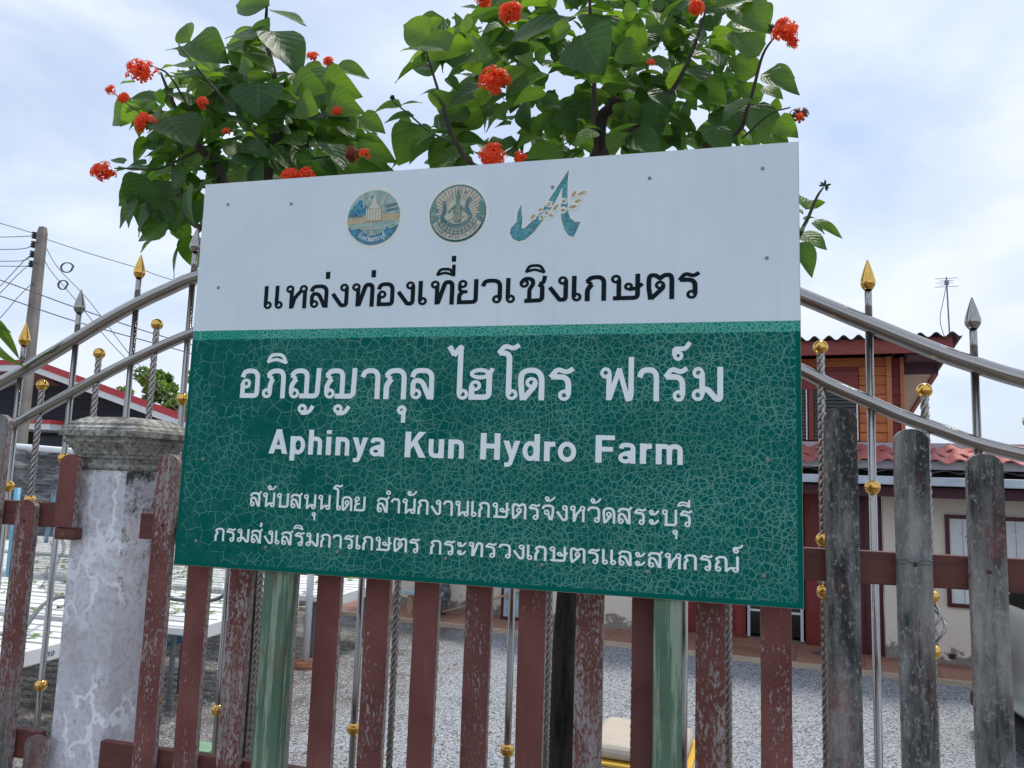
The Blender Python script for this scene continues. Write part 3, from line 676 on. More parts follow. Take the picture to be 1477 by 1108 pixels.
# ------------------------------------------------------------------ tree far behind the left house
def leafcloud(center, rad, n, size, squash=0.8, holes=7, seed=1):
    rnd = random.Random(seed); vs, fs = [], []
    cl = [(Vector((rnd.gauss(0, .5), rnd.gauss(0, .5), rnd.gauss(0, .42))), rnd.uniform(.10, .27)) for _ in range(holes)]
    for _ in range(n):
        c, r = rnd.choice(cl); d = Vector((rnd.gauss(0, 1), rnd.gauss(0, 1), rnd.gauss(0, 1))).normalized() * r * rnd.random() ** .4
        p = c + d; p = Vector((p.x * rad, p.y * rad, p.z * rad * squash)) + Vector(center)
        a = Vector((rnd.gauss(0, 1), rnd.gauss(0, 1), rnd.gauss(0, .6))).normalized() * size * rnd.uniform(.6, 1.3); b = a.cross(Vector((rnd.random(), rnd.random(), rnd.random()))).normalized() * size * .3
        k = len(vs); vs += [p - a * .5, p + b, p + a * .5, p - b]; fs.append((k, k + 1, k + 2, k + 3))
    return vs, [], fs
def fartree(name, label, u, v, Y, rad, hgt_z, seed, group):
    c = at(u, v, Y); t = thing(name, label, 'tree', (c.x, Y, 0), 0, group)
    bm = bmesh.new(); tube(bm, interp([(0, 0, -.06), (.1, 0, c.z * .5), (-.05, .1, c.z)], 4), [.28 - .02 * i for i in range(9)], 10)
    for k in range(7):
        a = k * .9 + seed; tube(bm, interp([(0, 0, c.z * (.55 + .05 * k)), (math.cos(a) * rad * .3, math.sin(a) * rad * .3, c.z * (.65 + .05 * k)), (math.cos(a) * rad * .7, math.sin(a) * rad * .7, c.z + rad * .3 * math.sin(k))], 3), .06, 6)
    link('trunk', bm, M['bark'], t)
    o = link('crown', leafcloud((0, 0, c.z), rad, 5200, .22, .85, 26, seed), M['far_leaf'], t); o['kind'] = 'stuff'
fartree('feathery_tree', 'light green feathery tree rising behind the navy house roof, left of the sign', 216, 590, 25, 2.1, 0, 3, 'trees behind the navy house')
fartree('feathery_tree', 'lower green tree beside the feathery tree, partly behind the sign edge', 262, 606, 27, 1.8, 0, 5, 'trees behind the navy house')

# ------------------------------------------------------------------ utility pole and wires
PY = 12.0
pt = at(62, 328, PY)
up_ = thing('utility_pole', 'weathered square concrete utility pole with insulators on its left face', 'utility pole', (pt.x, PY, 0))
bm = bmesh.new()
H = pt.z
def sq(z, a, b): return [bm.verts.new((x, y, z)) for x, y in ((-a + .02, -b), (a - .02, -b), (a, -b + .02), (a, b - .02), (a - .02, b), (-a + .02, b), (-a, b - .02), (-a, -b + .02))]
rs = [sq(-.05, .125, .12), sq(H - .12, .078, .075), sq(H, .06, .058)]
for a, b in zip(rs, rs[1:]):
    for k in range(8): bm.faces.new((a[k], a[(k + 1) % 8], b[(k + 1) % 8], b[k]))
bm.faces.new(rs[-1]); link('shaft', bm, M['pole_concrete'], up_)
for k in range(9):
    z = H - .35 - k * .42; bm = bmesh.new(); tube(bm, [(.02, -.1 - .004 * k, z), (.02, -.118 - .004 * k, z)], .014, 8); link('bolt_hole', bm, M['dark_metal'], up_)
insz = []
for v_ in (340, 353, 367, 381):
    z = at(52, v_, PY).z; insz.append(z); bm = bmesh.new(); lathe(bm, [(0, -.07), (.05, -.06), (.03, -.03), (.055, 0), (.03, .03), (.05, .06), (0, .07)], 10, (-.17, -.02, z)); link('insulator', bm, M['dark_metal'], up_, True)
    boxo('bracket', (-.15, -.09, -.04, 0, z - .03, z + .03), M['dark_metal'], up_)
def wire(name, pts, label, r=.0075, n=8):
    bm = bmesh.new(); tube(bm, interp(pts, n), r, 5, True); o = link(name, bm, M['cable'], None, True); tag(o, label, 'cable', 'overhead wires round the utility pole'); return o
ipt = [Vector((pt.x - .2, PY, z)) for z in insz]
for k, (v0, vm, lab) in enumerate(((342, 340, 'topmost'), (360, 357, 'second'), (377, 374, 'third'), (384, 384, 'lowest'))):
    wire('power_line', [at(-120, v0 + 1, PY), at(0, v0, PY), at(35, (vm + v0) / 2, PY), ipt[k]], '%s near-level power line ending on the left insulators of the pole' % lab, .008)
wire('overhead_cable', [at(-80, 300, 11), at(0, 322, 11.2), at(50, 337, PY)], 'thin cable slanting down to the pole head from upper left')
wire('overhead_cable', [at(66, 345, PY), at(130, 366, 12), at(200, 387, 12.5), at(250, 404, 13), at(400, 440, 14)], 'thin cable running right from pole head behind the gate spears')
wire('overhead_cable', [at(-80, 380, 9.5), at(0, 404, 9.6), at(110, 444, 10), at(240, 487, 11), at(400, 530, 12)], 'upper of two long dark cables crossing in front of the pole', .009)
wire('overhead_cable', [at(-80, 402, 9.5), at(0, 427, 9.6), at(110, 464, 10), at(240, 500, 11), at(400, 545, 12)], 'lower of two long dark cables crossing in front of the pole', .009)
wire('overhead_cable', [at(66, 357, PY), at(85, 388, 12), at(130, 436, 12), at(190, 515, 12.5), at(240, 565, 13), at(300, 620, 13.5)], 'upper drooping cable with a double coil right of the pole')
wire('overhead_cable', [at(64, 375, PY), at(75, 393, 12), at(110, 434, 12), at(160, 495, 12.5), at(215, 550, 13), at(300, 640, 13.5)], 'lower drooping cable with a small coil right of the pole')
wire('overhead_cable', [ipt[2], at(35, 376, 11.8), at(0, 413, 11.5), at(-60, 470, 11)], 'cable dropping steeply left from the third insulator')
wire('overhead_cable', [ipt[3], at(36, 387, 11.8), at(20, 402, 11.6), at(0, 423, 11.5), at(-60, 480, 11)], 'cable dropping steeply left from the lowest insulator')
wire('overhead_cable', [at(44, 411, PY), at(25, 430, 11.8), at(0, 459, 11.5), at(-60, 520, 11)], 'lowest thin cable slanting down left from mid pole')
for (cu, cv, ru, rv, lab) in ((95, 386, 8.5, 7, 'larger coil of spare cable hanging by the upper drooping cable'), (89, 411, 6.5, 6.5, 'smaller coil of spare cable hanging by the lower drooping cable')):
    pts = [at(cu + ru * math.cos(a) + (a / 6.28) * 1.6, cv + rv * math.sin(a), 11.95) for a in [k * .35 for k in range(37)]]
    bm = bmesh.new(); tube(bm, pts, .010, 5); o = link('cable_coil', bm, M['cable'], None, True); tag(o, lab, 'cable coil')

# ------------------------------------------------------------------ hydroponic tables
def table(label, X1, X0, Y0, Y1, z=.8, pitch=.2, num=False, seed=0, plants=True):
    rnd = random.Random(seed)
    t = thing('growing_table', label, 'growing table', (X1, Y0, 0), 0, 'white hydroponic growing tables')
    W = X1 - X0; Dp = Y1 - Y0; first = None
    n = int(Dp / pitch)
    for k in range(n):
        y = .02 + k * pitch
        if first is None:
            bm = bmesh.new(); prism(bm, [(0, 0)] * 0 or [(-W, -.045), (-.06, -.045), (-.06, 0), (-W, 0)], 0, pitch * .74); first = link('channel', bm, M['channel'], t); first.location = (0, y, z)
        else: share('channel', first, t, (0, y, z + rnd.uniform(-.004, .004)))
    boxo('end_gutter', (-.055, .0, -.02, Dp + .02, z - .125, z + .008), M['channel'], t, .012)
    boxo('front_rail', (-W, -.06, -.035, -.002, z - .07, z - .01), M['channel'], t)
    for sx_ in [-.35 - i * 1.5 for i in range(int(W / 1.5) + 1)]:
        if -sx_ < W:
            for yy in (.1, Dp - .15): boxo('leg', (sx_, sx_ + .035, yy, yy + .035, 0, z - .13), M['galv'], t)
            boxo('crossbar', (sx_, sx_ + .03, .02, Dp - .02, z - .128, z - .09), M['galv'], t)
    bm = bmesh.new(); tube(bm, [(-.42, .1, z - .20), (-.42, Dp, z - .20)], .035, 10); link('drain_pipe', bm, M['blue_pipe'], t, True)
    bm = bmesh.new(); tube(bm, [(-.09, Dp - .5, z - .13), (-.09, Dp - .5, z - .19), (-.10, Dp - .46, z - .22), (-.13, Dp - .3, z - .22)], .045, 10); link('elbow', bm, M['light_blue_pipe'], t, True)
    if plants:
        vs, fs = [], []
        for k in range(n):
            for i in range(int(W / .3)):
                if rnd.random() < .45: continue
                cx_, cy_ = -W + .1 + i * .3 + rnd.uniform(-.04, .04), .02 + k * pitch + pitch * .33
                if cx_ > -.1: continue
                for _ in range(rnd.randint(3, 6)):
                    a = rnd.random() * 6.28; l = rnd.uniform(.03, .08); b = len(vs); h = rnd.uniform(.01, .035)
                    vs += [(cx_, cy_, z + .002), (cx_ + l * math.cos(a - .4), cy_ + l * math.sin(a - .4), z + h), (cx_ + l * 1.3 * math.cos(a), cy_ + l * 1.3 * math.sin(a), z + h * .8), (cx_ + l * math.cos(a + .4), cy_ + l * math.sin(a + .4), z + h)]
                    fs.append((b, b + 1, b + 2, b + 3))
        o = link('seedlings', (vs, [], fs), M['lettuce'], t); o['kind'] = 'stuff'
    return t
tA = table('nearest white hydroponic table left of the pillar, gutter marked 10', -5.22, -10.5, 4.0, 6.25, num=True, seed=1)
table('white hydroponic table seen between pickets just right of the pillar', -4.62, -10.8, 6.42, 8.25, seed=2)
table('white hydroponic table behind the white plastic post', -4.33, -11.5, 8.6, 10.25, seed=3)
table('farthest white hydroponic table near the navy house', -6.5, -14.5, 10.6, 12.8, seed=4, plants=False)

# ------------------------------------------------------------------ stroke lettering engine
def rounded(pts):
    out = []
    for i, p in enumerate(pts):
        if len(p) == 3 and 0 < i < len(pts) - 1:
            P0, P1, P2 = Vector(pts[i - 1][:2]), Vector(p[:2]), Vector(pts[i + 1][:2]); r = p[2]
            a = P0 - P1; b = P2 - P1; ra = min(r, a.length * .5); rb = min(r, b.length * .5)
            A = P1 + a.normalized() * ra; B = P1 + b.normalized() * rb
            for k in range(7):
                t = k / 6; out.append(A * (1 - t) ** 2 + P1 * 2 * t * (1 - t) + B * t * t)
        else: out.append(Vector(p[:2]))
    return [out[0]] + [q_ for p_, q_ in zip(out, out[1:]) if (q_ - p_).length > 1e-4]
def stroke_polys(pts, w, closed=False):
    P_ = pts; polys = []; n = len(P_)
    rng = range(n if closed else n - 1)
    for i in rng:
        a, b = P_[i], P_[(i + 1) % n]; d = (b - a).normalized(); nn = Vector((-d.y, d.x)) * w / 2
        polys.append([a + nn, a - nn, b - nn, b + nn])
    for i in (range(n) if closed else range(1, n - 1)):
        d1 = (P_[i] - P_[i - 1]).normalized(); d2 = (P_[(i + 1) % n] - P_[i]).normalized(); cr_ = d1.x * d2.y - d1.y * d2.x; dt = d1.dot(d2)
        if abs(cr_) < 1e-3: continue
        s_ = -1 if cr_ > 0 else 1
        n1_ = Vector((-d1.y, d1.x)) * w / 2 * s_; n2_ = Vector((-d2.y, d2.x)) * w / 2 * s_
        m = (n1_ + n2_); k = m.length
        if dt > -.2 and k > 1e-6:
            tip = P_[i] + m.normalized() * (w / 2) / max(.4, (m.normalized().dot(n1_.normalized())))
            polys.append([P_[i], P_[i] + n1_, tip, P_[i] + n2_])
        else: polys.append([P_[i], P_[i] + n1_, P_[i] + n2_])
    return polys
def ring_polys(cx_, cy_, rx, ry, w, n=18):
    polys = []
    for k in range(n):
        a, b = 2 * math.pi * k / n, 2 * math.pi * (k + 1) / n
        polys.append([Vector((cx_ + (rx + w / 2) * math.cos(a), cy_ + (ry + w / 2) * math.sin(a))), Vector((cx_ + (rx + w / 2) * math.cos(b), cy_ + (ry + w / 2) * math.sin(b))),
                      Vector((cx_ + (rx - w / 2) * math.cos(b), cy_ + (ry - w / 2) * math.sin(b))), Vector((cx_ + (rx - w / 2) * math.cos(a), cy_ + (ry - w / 2) * math.sin(a)))])
    return polys
SW = .158
def S_(*pts, w=SW): return ('P', pts, w)
def O_(x, y, r=.118): return ('O', x, y, r, r, .102)
AR = (.06, .70), (.14, .915, .16)
G = {
 'เ': (.46, [S_((.09, 1), (.09, .17)), O_(.185, .17)]),
 'แ': (.92, [S_((.09, 1), (.09, .17)), O_(.185, .17), S_((.55, 1), (.55, .17)), O_(.645, .17)]),
 'ห': (1.0, [O_(.17, .83), S_((.245, .8), (.245, 0)), S_((.27, .04), (.38, .46, .12), (.62, .74), w=.155), O_(.73, .83), S_((.79, .78), (.79, 0))]),
 'ล': (.88, [S_((.06, .70), (.14, .915, .16), (.67, .915, .26), (.67, 0)), O_(.195, .17), S_((.09, .17), (.09, .6, .16), (.36, .6, .16), (.62, 0.03), w=.155)]),
 'ส': (.92, [S_((.06, .70), (.14, .915, .16), (.67, .915, .26), (.67, 0)), O_(.195, .17), S_((.09, .17), (.09, .6, .16), (.36, .6, .16), (.62, 0.03), w=.155), S_((.5, .84), (.66, .86, .1), (.80, 1.06), w=.13)]),
 'ง': (.80, [O_(.50, .83), S_((.605, .83), (.605, .085, .12), (.40, .085, .03), (.05, .58))]),
 'ท': (1.01, [O_(.18, .83), S_((.26, .8), (.26, .02)), S_((.30, .06), (.56, .915, .1), (.82, .915, .18), (.82, 0), w=.165)]),
 'อ': (.78, [S_((.06, .70), (.14, .915, .16), (.595, .915, .26), (.595, .085, .12), (.085, .085), (.085, .5)), O_(.20, .49)]),
 'ย': (.88, [O_(.20, .82), S_((.09, .82), (.09, .57, .1), (.20, .505), (.38, .505), w=.13), S_((.2, .50), (.085, .38, .06), (.085, .085), (.69, .085, .14), (.69, 1))]),
 'ว': (.88, [S_((.06, .70), (.14, .915, .16), (.68, .915, .26), (.68, .17)), O_(.575, .17)]),
 'ช': (1.05, [O_(.20, .76), S_((.09, .78), (.22, .96, .14), (.48, .93, .12), (.53, .74, .1), (.39, .52, .06), (.39, .085), w=.15), S_((.22, .07), (.84, .085, .14), (.84, .62, .06), (.72, .72), w=.16), S_((.74, .72), (.88, .78, .1), (.93, 1.04), w=.15)]),
 'ก': (.84, [S_((.085, 0), (.085, .44, .1), (.235, .65), w=.172), S_((.235, .65), (.06, .765), w=.12), S_((.07, .745), (.2, .915, .16), (.64, .915, .26), (.64, 0))]),
 'ภ': (.93, [O_(.17, .17), S_((.265, .17), (.265, .45, .08), (.35, .65)), S_((.35, .65), (.17, .765), w=.12), S_((.18, .745), (.31, .915, .16), (.72, .915, .26), (.72, 0))]),
 'ญ': (1.2, [O_(.19, .17), S_((.085, .17), (.085, .44, .1), (.235, .65)), S_((.235, .65), (.06, .765), w=.12), S_((.07, .745), (.2, .915, .16), (.60, .915, .22), (.60, .05)), S_((.37, .085), (.97, .085, .15), (.99, 1)), O_(.50, -.33, .105), S_((.46, -.47), (.72, -.47, .16), (.86, -.24), w=.13)]),
 'ณ': (1.4, [O_(.19, .17), S_((.085, .17), (.085, .44, .1), (.235, .65)), S_((.235, .65), (.06, .765), w=.12), S_((.07, .745), (.2, .915, .16), (.60, .915, .22), (.60, .02)), S_((.6, .06), (.78, .26, .1), (1.02, .26), w=.15), O_(1.09, .17), S_((1.19, .17), (1.19, 1))]),
 'า': (.76, [S_((.06, .70), (.14, .915, .16), (.555, .915, .26), (.555, 0))]),
 'ไ': (.62, [S_((.0, 1.68), (.16, 1.40), w=.15), S_((.14, 1.38), (.34, 1.66, .05), (.38, 1.58), w=.15), S_((.345, 1.62), (.345, .17)), O_(.445, .17)]),
 'โ': (.62, [O_(.45, .17), S_((.355, .17), (.355, 1.44, .2), (.06, 1.455), w=.16), S_((.04, 1.44), (.22, 1.69, .12), (.46, 1.58, .1), (.63, 1.70), w=.14)]),
 'ร': (.80, [O_(.44, .16), S_((.55, .17), (.55, .71, .24), (.07, .715), w=.16), S_((.05, .70), (.24, .955, .12), (.5, .845, .1), (.68, .965), w=.14)]),
 'ฮ': (.80, [O_(.19, .44), S_((.085, .44), (.085, .085), (.59, .085, .14), (.59, .78), w=.165), ('O', .32, .81, .245, .115, .125), S_((.50, .77), (.62, .84, .06), (.68, .98), w=.13)]),
 'ด': (.86, [S_((.145, 0), (.085, .45, .1), (.085, .915, .36), (.67, .915, .36), (.67, 0)), O_(.38, .54), S_((.49, .54), (.46, .42, .05), (.16, .03), w=.155)]),
 'ต': (1.02, [S_((.145, 0), (.085, .45, .1), (.085, .92, .26), (.30, .915, .04), (.45, .80), (.60, .915, .04), (.83, .92, .22), (.83, 0)), O_(.45, .54), S_((.56, .54), (.53, .42, .05), (.16, .03), w=.155)]),
 'ฟ': (1.14, [O_(.19, .83), S_((.29, .8), (.29, .02)), S_((.30, .04), (.605, .96), w=.15), S_((.585, .96), (.86, .04), w=.15), S_((.80, .07), (.95, .07, .12), (.95, 1.3))]),
 'ม': (1.02, [O_(.20, .83), S_((.31, .82), (.31, .2)), O_(.19, .19, .125), S_((.30, .35), (.46, .36, .1), (.70, .08, .05), (.82, .08, .08), (.82, 1), w=.165)]),
 'บ': (.98, [O_(.18, .83), S_((.26, .8), (.26, 0)), S_((.17, .085), (.79, .085, .14), (.79, 1))]),
 'น': (1.0, [O_(.18, .83), S_((.26, .8), (.26, 0)), S_((.28, .07), (.46, .27, .1), (.68, .27), w=.15), O_(.71, .17), S_((.80, .17), (.80, 1))]),
 'ษ': (1.2, [O_(.20, .82), S_((.30, .8), (.30, .05)), S_((.11, .085), (.92, .085, .14), (.92, 1.0)), O_(.62, .52, .10), S_((.64, .40), (.92, .46, .1), (1.08, .62), w=.13)]),
 'จ': (.86, [S_((.06, .70), (.14, .915, .16), (.69, .915, .24), (.64, .3), (.56, .03)), O_(.29, .50), S_((.38, .45), (.52, .03), w=.15)]),
 'ะ': (.74, [O_(.18, .80, .09), S_((.12, .66), (.40, .66, .16), (.58, .90), w=.13), O_(.18, .24, .09), S_((.12, .10), (.40, .10, .16), (.58, .34), w=.13)]),
 ' ': (.55, []),
}
G['ำ'] = (G['า'][0], G['า'][1] + [O_(-.18, 1.32, .105)])
MK = {   # marks, relative to the right stem of the consonant before
 '่': [S_((.02, 1.22), (.02, 1.52), w=.17)],
 '่2': [S_((.02, 1.74), (.02, 1.98), w=.16)],
 'ิ': [S_((-.58, 1.2), (-.48, 1.46, .14), (-.08, 1.46, .14), (.06, 1.16), w=.11), S_((-.6, 1.22), (-.28, 1.31, .1), (.06, 1.18), w=.10)],
 'ี': [S_((-.58, 1.2), (-.48, 1.46, .14), (-.08, 1.44, .14), (.02, 1.2), w=.11), S_((-.6, 1.22), (-.28, 1.31, .1), (.06, 1.18), w=.10), S_((.03, 1.15), (.03, 1.62), w=.13)],
 'ั': [O_(-.36, 1.36, .09), S_((-.42, 1.22), (-.1, 1.22, .16), (.1, 1.48), w=.12)],
 'ุ': [O_(-.03, -.34, .1), S_((.03, -.34), (.03, -.74), w=.13)],
 '์': [O_(-.08, 1.33, .10), S_((-.19, 1.33), (-.2, 1.55, .14), (.12, 1.52, .12), (.26, 1.72), w=.13)],
}
STEM = {'ล': .67, 'ส': .67, 'ท': .82, 'ช': .84, 'ภ': .72, 'ก': .64, 'ร': .5, 'น': .80, 'บ': .79, 'จ': .66, 'ว': .68, 'ณ': 1.19, 'ต': .83}
def LE(cx_, cy_, rx, ry, w): return ('O', cx_, cy_, rx, ry, w)
def F_(*p): return ('F', p)
W2 = .205
G2 = {
 'A': (.78, [F_((0, 0), (.22, 0), (.50, 1), (.29, 1)), F_((.79, 0), (.57, 0), (.29, 1), (.50, 1)), F_((.15, .19), (.64, .19), (.58, .36), (.2, .36))]),
 'p': (.68, [F_((.04, -.26), (.24, -.26), (.24, .73), (.04, .73)), LE(.37, .365, .20, .29, .172)]),
 'h': (.64, [F_((.04, 0), (.24, 0), (.24, 1), (.04, 1)), S_((.14, .36), (.16, .64, .12), (.51, .645, .2), (.51, 0), w=.172)]),
 'n': (.64, [F_((.04, 0), (.24, 0), (.24, .73), (.04, .73)), S_((.14, .36), (.16, .64, .12), (.51, .645, .2), (.51, 0), w=.172)]),
 'i': (.32, [F_((.05, 0), (.25, 0), (.25, .73), (.05, .73)), F_((.05, .85), (.25, .85), (.25, 1), (.05, 1))]),
 'y': (.60, [F_((.0, .73), (.21, .73), (.38, .16), (.26, .0)), F_((.61, .73), (.41, .73), (.22, .02), (.38, -.02)), S_((.31, .03), (.24, -.17, .08), (.05, -.17), w=.16)]),
 'a': (.62, [S_((.12, .53), (.14, .665, .1), (.51, .665, .16), (.51, .0), w=.155), LE(.26, .205, .165, .135, .145), F_((.41, 0), (.6, 0), (.59, .1), (.42, .2)), S_((.24, .375), (.46, .42), w=.11)]),
 'K': (.78, [F_((.04, 0), (.25, 0), (.25, 1), (.04, 1)), F_((.22, .28), (.22, .52), (.53, 1), (.79, 1)), F_((.31, .56), (.46, .68), (.81, 0), (.56, 0))]),
 'u': (.64, [F_((.41, 0), (.6, 0), (.6, .73), (.41, .73)), S_((.5, .37), (.48, .09, .12), (.135, .085, .2), (.135, .73), w=.172)]),
 'H': (.80, [F_((.04, 0), (.25, 0), (.25, 1), (.04, 1)), F_((.55, 0), (.76, 0), (.76, 1), (.55, 1)), F_((.2, .42), (.6, .42), (.6, .60), (.2, .60))]),
 'd': (.68, [F_((.44, 0), (.64, 0), (.64, 1), (.44, 1)), LE(.31, .365, .20, .29, .172)]),
 'r': (.44, [F_((.04, 0), (.24, 0), (.24, .73), (.04, .73)), S_((.14, .33), (.17, .62, .14), (.43, .645), w=.18)]),
 'o': (.68, [LE(.33, .365, .235, .29, .172)]),
 'F': (.70, [F_((.04, 0), (.25, 0), (.25, 1), (.04, 1)), F_((.2, .83), (.68, .83), (.68, 1), (.2, 1)), F_((.2, .41), (.62, .41), (.62, .58), (.2, .58))]),
 'm': (.96, [F_((.04, 0), (.23, 0), (.23, .73), (.04, .73)), S_((.14, .36), (.16, .64, .12), (.475, .645, .18), (.475, 0), w=.168), S_((.475, .36), (.5, .64, .12), (.82, .645, .18), (.82, 0), w=.168)]),
 '1': (.5, [F_((.2, 0), (.4, 0), (.4, 1), (.2, 1)), S_((.02, .76), (.3, .92), w=.16)]), '0': (.7, [LE(.32, .5, .22, .42, .18)]),
}
def glyph_polys(items, dx, k=1.0):
    out = []
    for it in items:
        if it[0] == 'P': ps = stroke_polys(rounded([(p[0] + dx, *p[1:]) for p in it[1]]), it[2] * k)
        elif it[0] == 'O': ps = ring_polys(it[1] + dx, it[2], it[3], it[4], it[5] * (k if k > 1 else 1))
        else: ps = [[Vector((p[0] + dx, p[1])) for p in it[1]]]
        out.append(ps)
    return [p for ps in out for p in ps]
def union(polys):
    vs, fs = [], []
    for p in polys:
        a = sum(p[i].x * p[(i + 1) % len(p)].y - p[(i + 1) % len(p)].x * p[i].y for i in range(len(p)))
        if abs(a) < 1e-7: continue
        if a < 0: p = p[::-1]
        fs.append(list(range(len(vs), len(vs) + len(p)))); vs += [Vector((v.x, v.y)) for v in p]
    r = delaunay_2d_cdt(vs, [], fs, 0, 1e-5, True)
    return r[0], [f for f, o in zip(r[2], r[5]) if len(o)]
def text_mesh(words, base, xh, latin=False, k=1.0, cb=None):
    """words: (text, x0, x1) in sign metres; returns verts, faces lying in local XZ"""
    V, Fc = [], []
    for txt, x0, x1 in words:
        gl_, x, items, last = (G2 if latin else G), 0, [], (0, '')
        right = 0
        for ch in txt:
            if not latin and ch in MK:
                key = ch
                if ch == '่' and items and items[-1][2] in 'ีิ': key = '่2'
                items.append((MK[key], last[0] + STEM.get(last[1], .64), ch))
                continue
            adv, it = gl_[ch]; adv += .075 if latin else 0; items.append((it, x, ch)); last = (x, ch); right = x + adv - (.10 if latin is False else .125); x += adv
        sc = (x1 - x0) / right
        if cb:
            groups = []
            for it, dx, ch in items:
                if ch in MK and not latin: groups[-1].append((it, dx))
                elif it: groups.append([(it, dx)])
            for gr in groups:
                v, f = union([p for it, dx in gr for p in glyph_polys(it, dx, k)])
                cb([(x0 + p.x * sc, 0, base + p.y * xh) for p in v], [tuple(q_) for q_ in f], x0 + gr[0][1] * sc)
            continue
        for it, dx, ch in items:
            if not it: continue
            v, f = union(glyph_polys(it, dx, k)); b = len(V)
            V += [(x0 + p.x * sc, 0, base + p.y * xh) for p in v]; Fc += [tuple(b + i for i in q_) for q_ in f]
    return V, Fc

# ------------------------------------------------------------------ the sign
SX, SY, SZ = -1.0514, 1.3667, 2.10
sign = thing('farm_sign', 'large white and green farm signboard with Thai lettering on two green posts', 'sign', (SX, SY, SZ))
bm = bmesh.new(); box(bm, 0.0008, 1.1992, 0, .0008, 0.0008, .7992); link('face_sheet', bm, M['sign_face'], sign)
boxo('panel_core', (0, 1.2, .0009, .0042, 0, .8), M['edge_tan'], sign)
def letters(words, base, xh, mat, latin=False, k=1.0, name='lettering'):
    text_mesh(words, base, xh, latin, k, cb=lambda V, Fc, x: one_letter(V, Fc, x, base, mat))
def one_letter(V, Fc, x0, z0, mat):
    bm = bmesh.new(); vv = [bm.verts.new((x - x0, -.0007, z - z0)) for x, y, z in V]
    for f in Fc:
        try: bm.faces.new([vv[i] for i in f])
        except ValueError: pass
    r = bmesh.ops.extrude_face_region(bm, geom=bm.faces[:])
    for e in r['geom']:
        if isinstance(e, bmesh.types.BMVert): e.co.y = -.0001
    bmesh.ops.recalc_face_normals(bm, faces=bm.faces); o = link('letter', bm, mat, sign); o.location = (x0, 0, z0)
letters([('แหล่งท่องเที่ยวเชิงเกษตร', .1625, 1.0325)], .5228, .0485, M['black_vinyl'])
letters([('อภิญญากุล', .1235, .5440), ('ไฮโดร', .5700, .8110), ('ฟาร์ม', .8575, 1.0735)], .3395, .0608, M['white_vinyl'])
letters([('Aphinya', .1985, .4457), ('Kun', .4868, .6065), ('Hydro', .6368, .8172), ('Farm', .8509, 1.0053)], .2290, .0487, M['white_vinyl'], True)
letters([('สนับสนุนโดย', .1646, .4146), ('สำนักงานเกษตรจังหวัดสระบุรี', .4375, 1.0215)], .1235, .0285, M['white_vinyl'], k=.9)
letters([('กรมส่งเสริมการเกษตร', .0905, .5281), ('กระทรวงเกษตรและสหกรณ์', .5487, 1.0992)], .0522, .0265, M['white_vinyl'], k=.9)
scw = None
for x, z in [(.0601, .7518), (.21, .7446), (.9424, .7503), (1.1396, .7548), (1.1456, .592), (.0528, .5716), (.0494, .2142), (.0487, .05), (1.1445, .2421), (1.1379, .0495), (.7613, .7448), (.3611, .045), (.5797, .0455), (.7613, .0448), (.9469, .0445), (.2071, .0456), (.3925, .748), (.5894, .7461)]:
    if scw is None:
        bm = bmesh.new(); lathe(bm, [(.0001, -.0), (.0035, 0), (.0032, .0012), (.0016, .0022), (.0012, .0008), (0, .0008)], 12); bmesh.ops.rotate(bm, verts=bm.verts, matrix=Matrix.Rotation(R(90), 3, 'X')); scw = link('screw', bm, M['screw'], sign, True); scw.location = (x, 0, z)
    else: share('screw', scw, sign, (x, 0, z))
# support posts belong to the sign
for x0, x1 in ((-.849, -.795), (-.094, -.0465)):
    bm = bmesh.new(); box(bm, x0 - SX, x1 - SX, .006, .046, -1.32, .78)
    for v in bm.verts: v.co.x += random.uniform(-.001, .001)
    link('post', bm, M['green_post'], sign, False, .003)
# --- emblem stickers, layered cut vinyl
def vin(name, c, rough=.45, var=.2, sc=60, c2=None):
    s = NT(name); v = s.map((1, 1, 1), False); n = s.noise(v, sc, 5, .7); cc = s.mix(s.ramp(n, .35, .65), tuple(x * (1 - var) for x in c), c2 or tuple(min(1, x * (1 + var)) for x in c))
    e = s.vor(v, 120, 'DISTANCE_TO_EDGE'); cc = s.mix(s.math('MULTIPLY', s.ramp(e, .02, .06, (1, 1, 1), (0, 0, 0)), .3), cc, (.55, .68, .62)); s.set('Base Color', cc); s.set('Roughness', rough); return s.m
VC = {'w': simple('sticker_white', (.82, .84, .78), .5, 0, .06, 60), 'cream': vin('sticker_cream', (.55, .53, .40)), 'teal': vin('sticker_teal', (.03, .20, .27), c2=(.06, .36, .40)), 'sea': vin('sticker_sea', (.22, .40, .36), c2=(.42, .56, .50)), 'sand': vin('sticker_sand', (.52, .42, .24)),
      'blue': vin('sticker_blue', (.0, .15, .30), c2=(.02, .28, .42)), 'ink': vin('sticker_ink', (.06, .17, .20)), 'brown': simple('sticker_brown', (.24, .19, .13), .6), 'gold': vin('sticker_gold', (.46, .36, .20)), 'pale': simple('sticker_pale', (.60, .60, .50), .5), 'leafy': vin('sticker_leafy', (.10, .24, .20))}
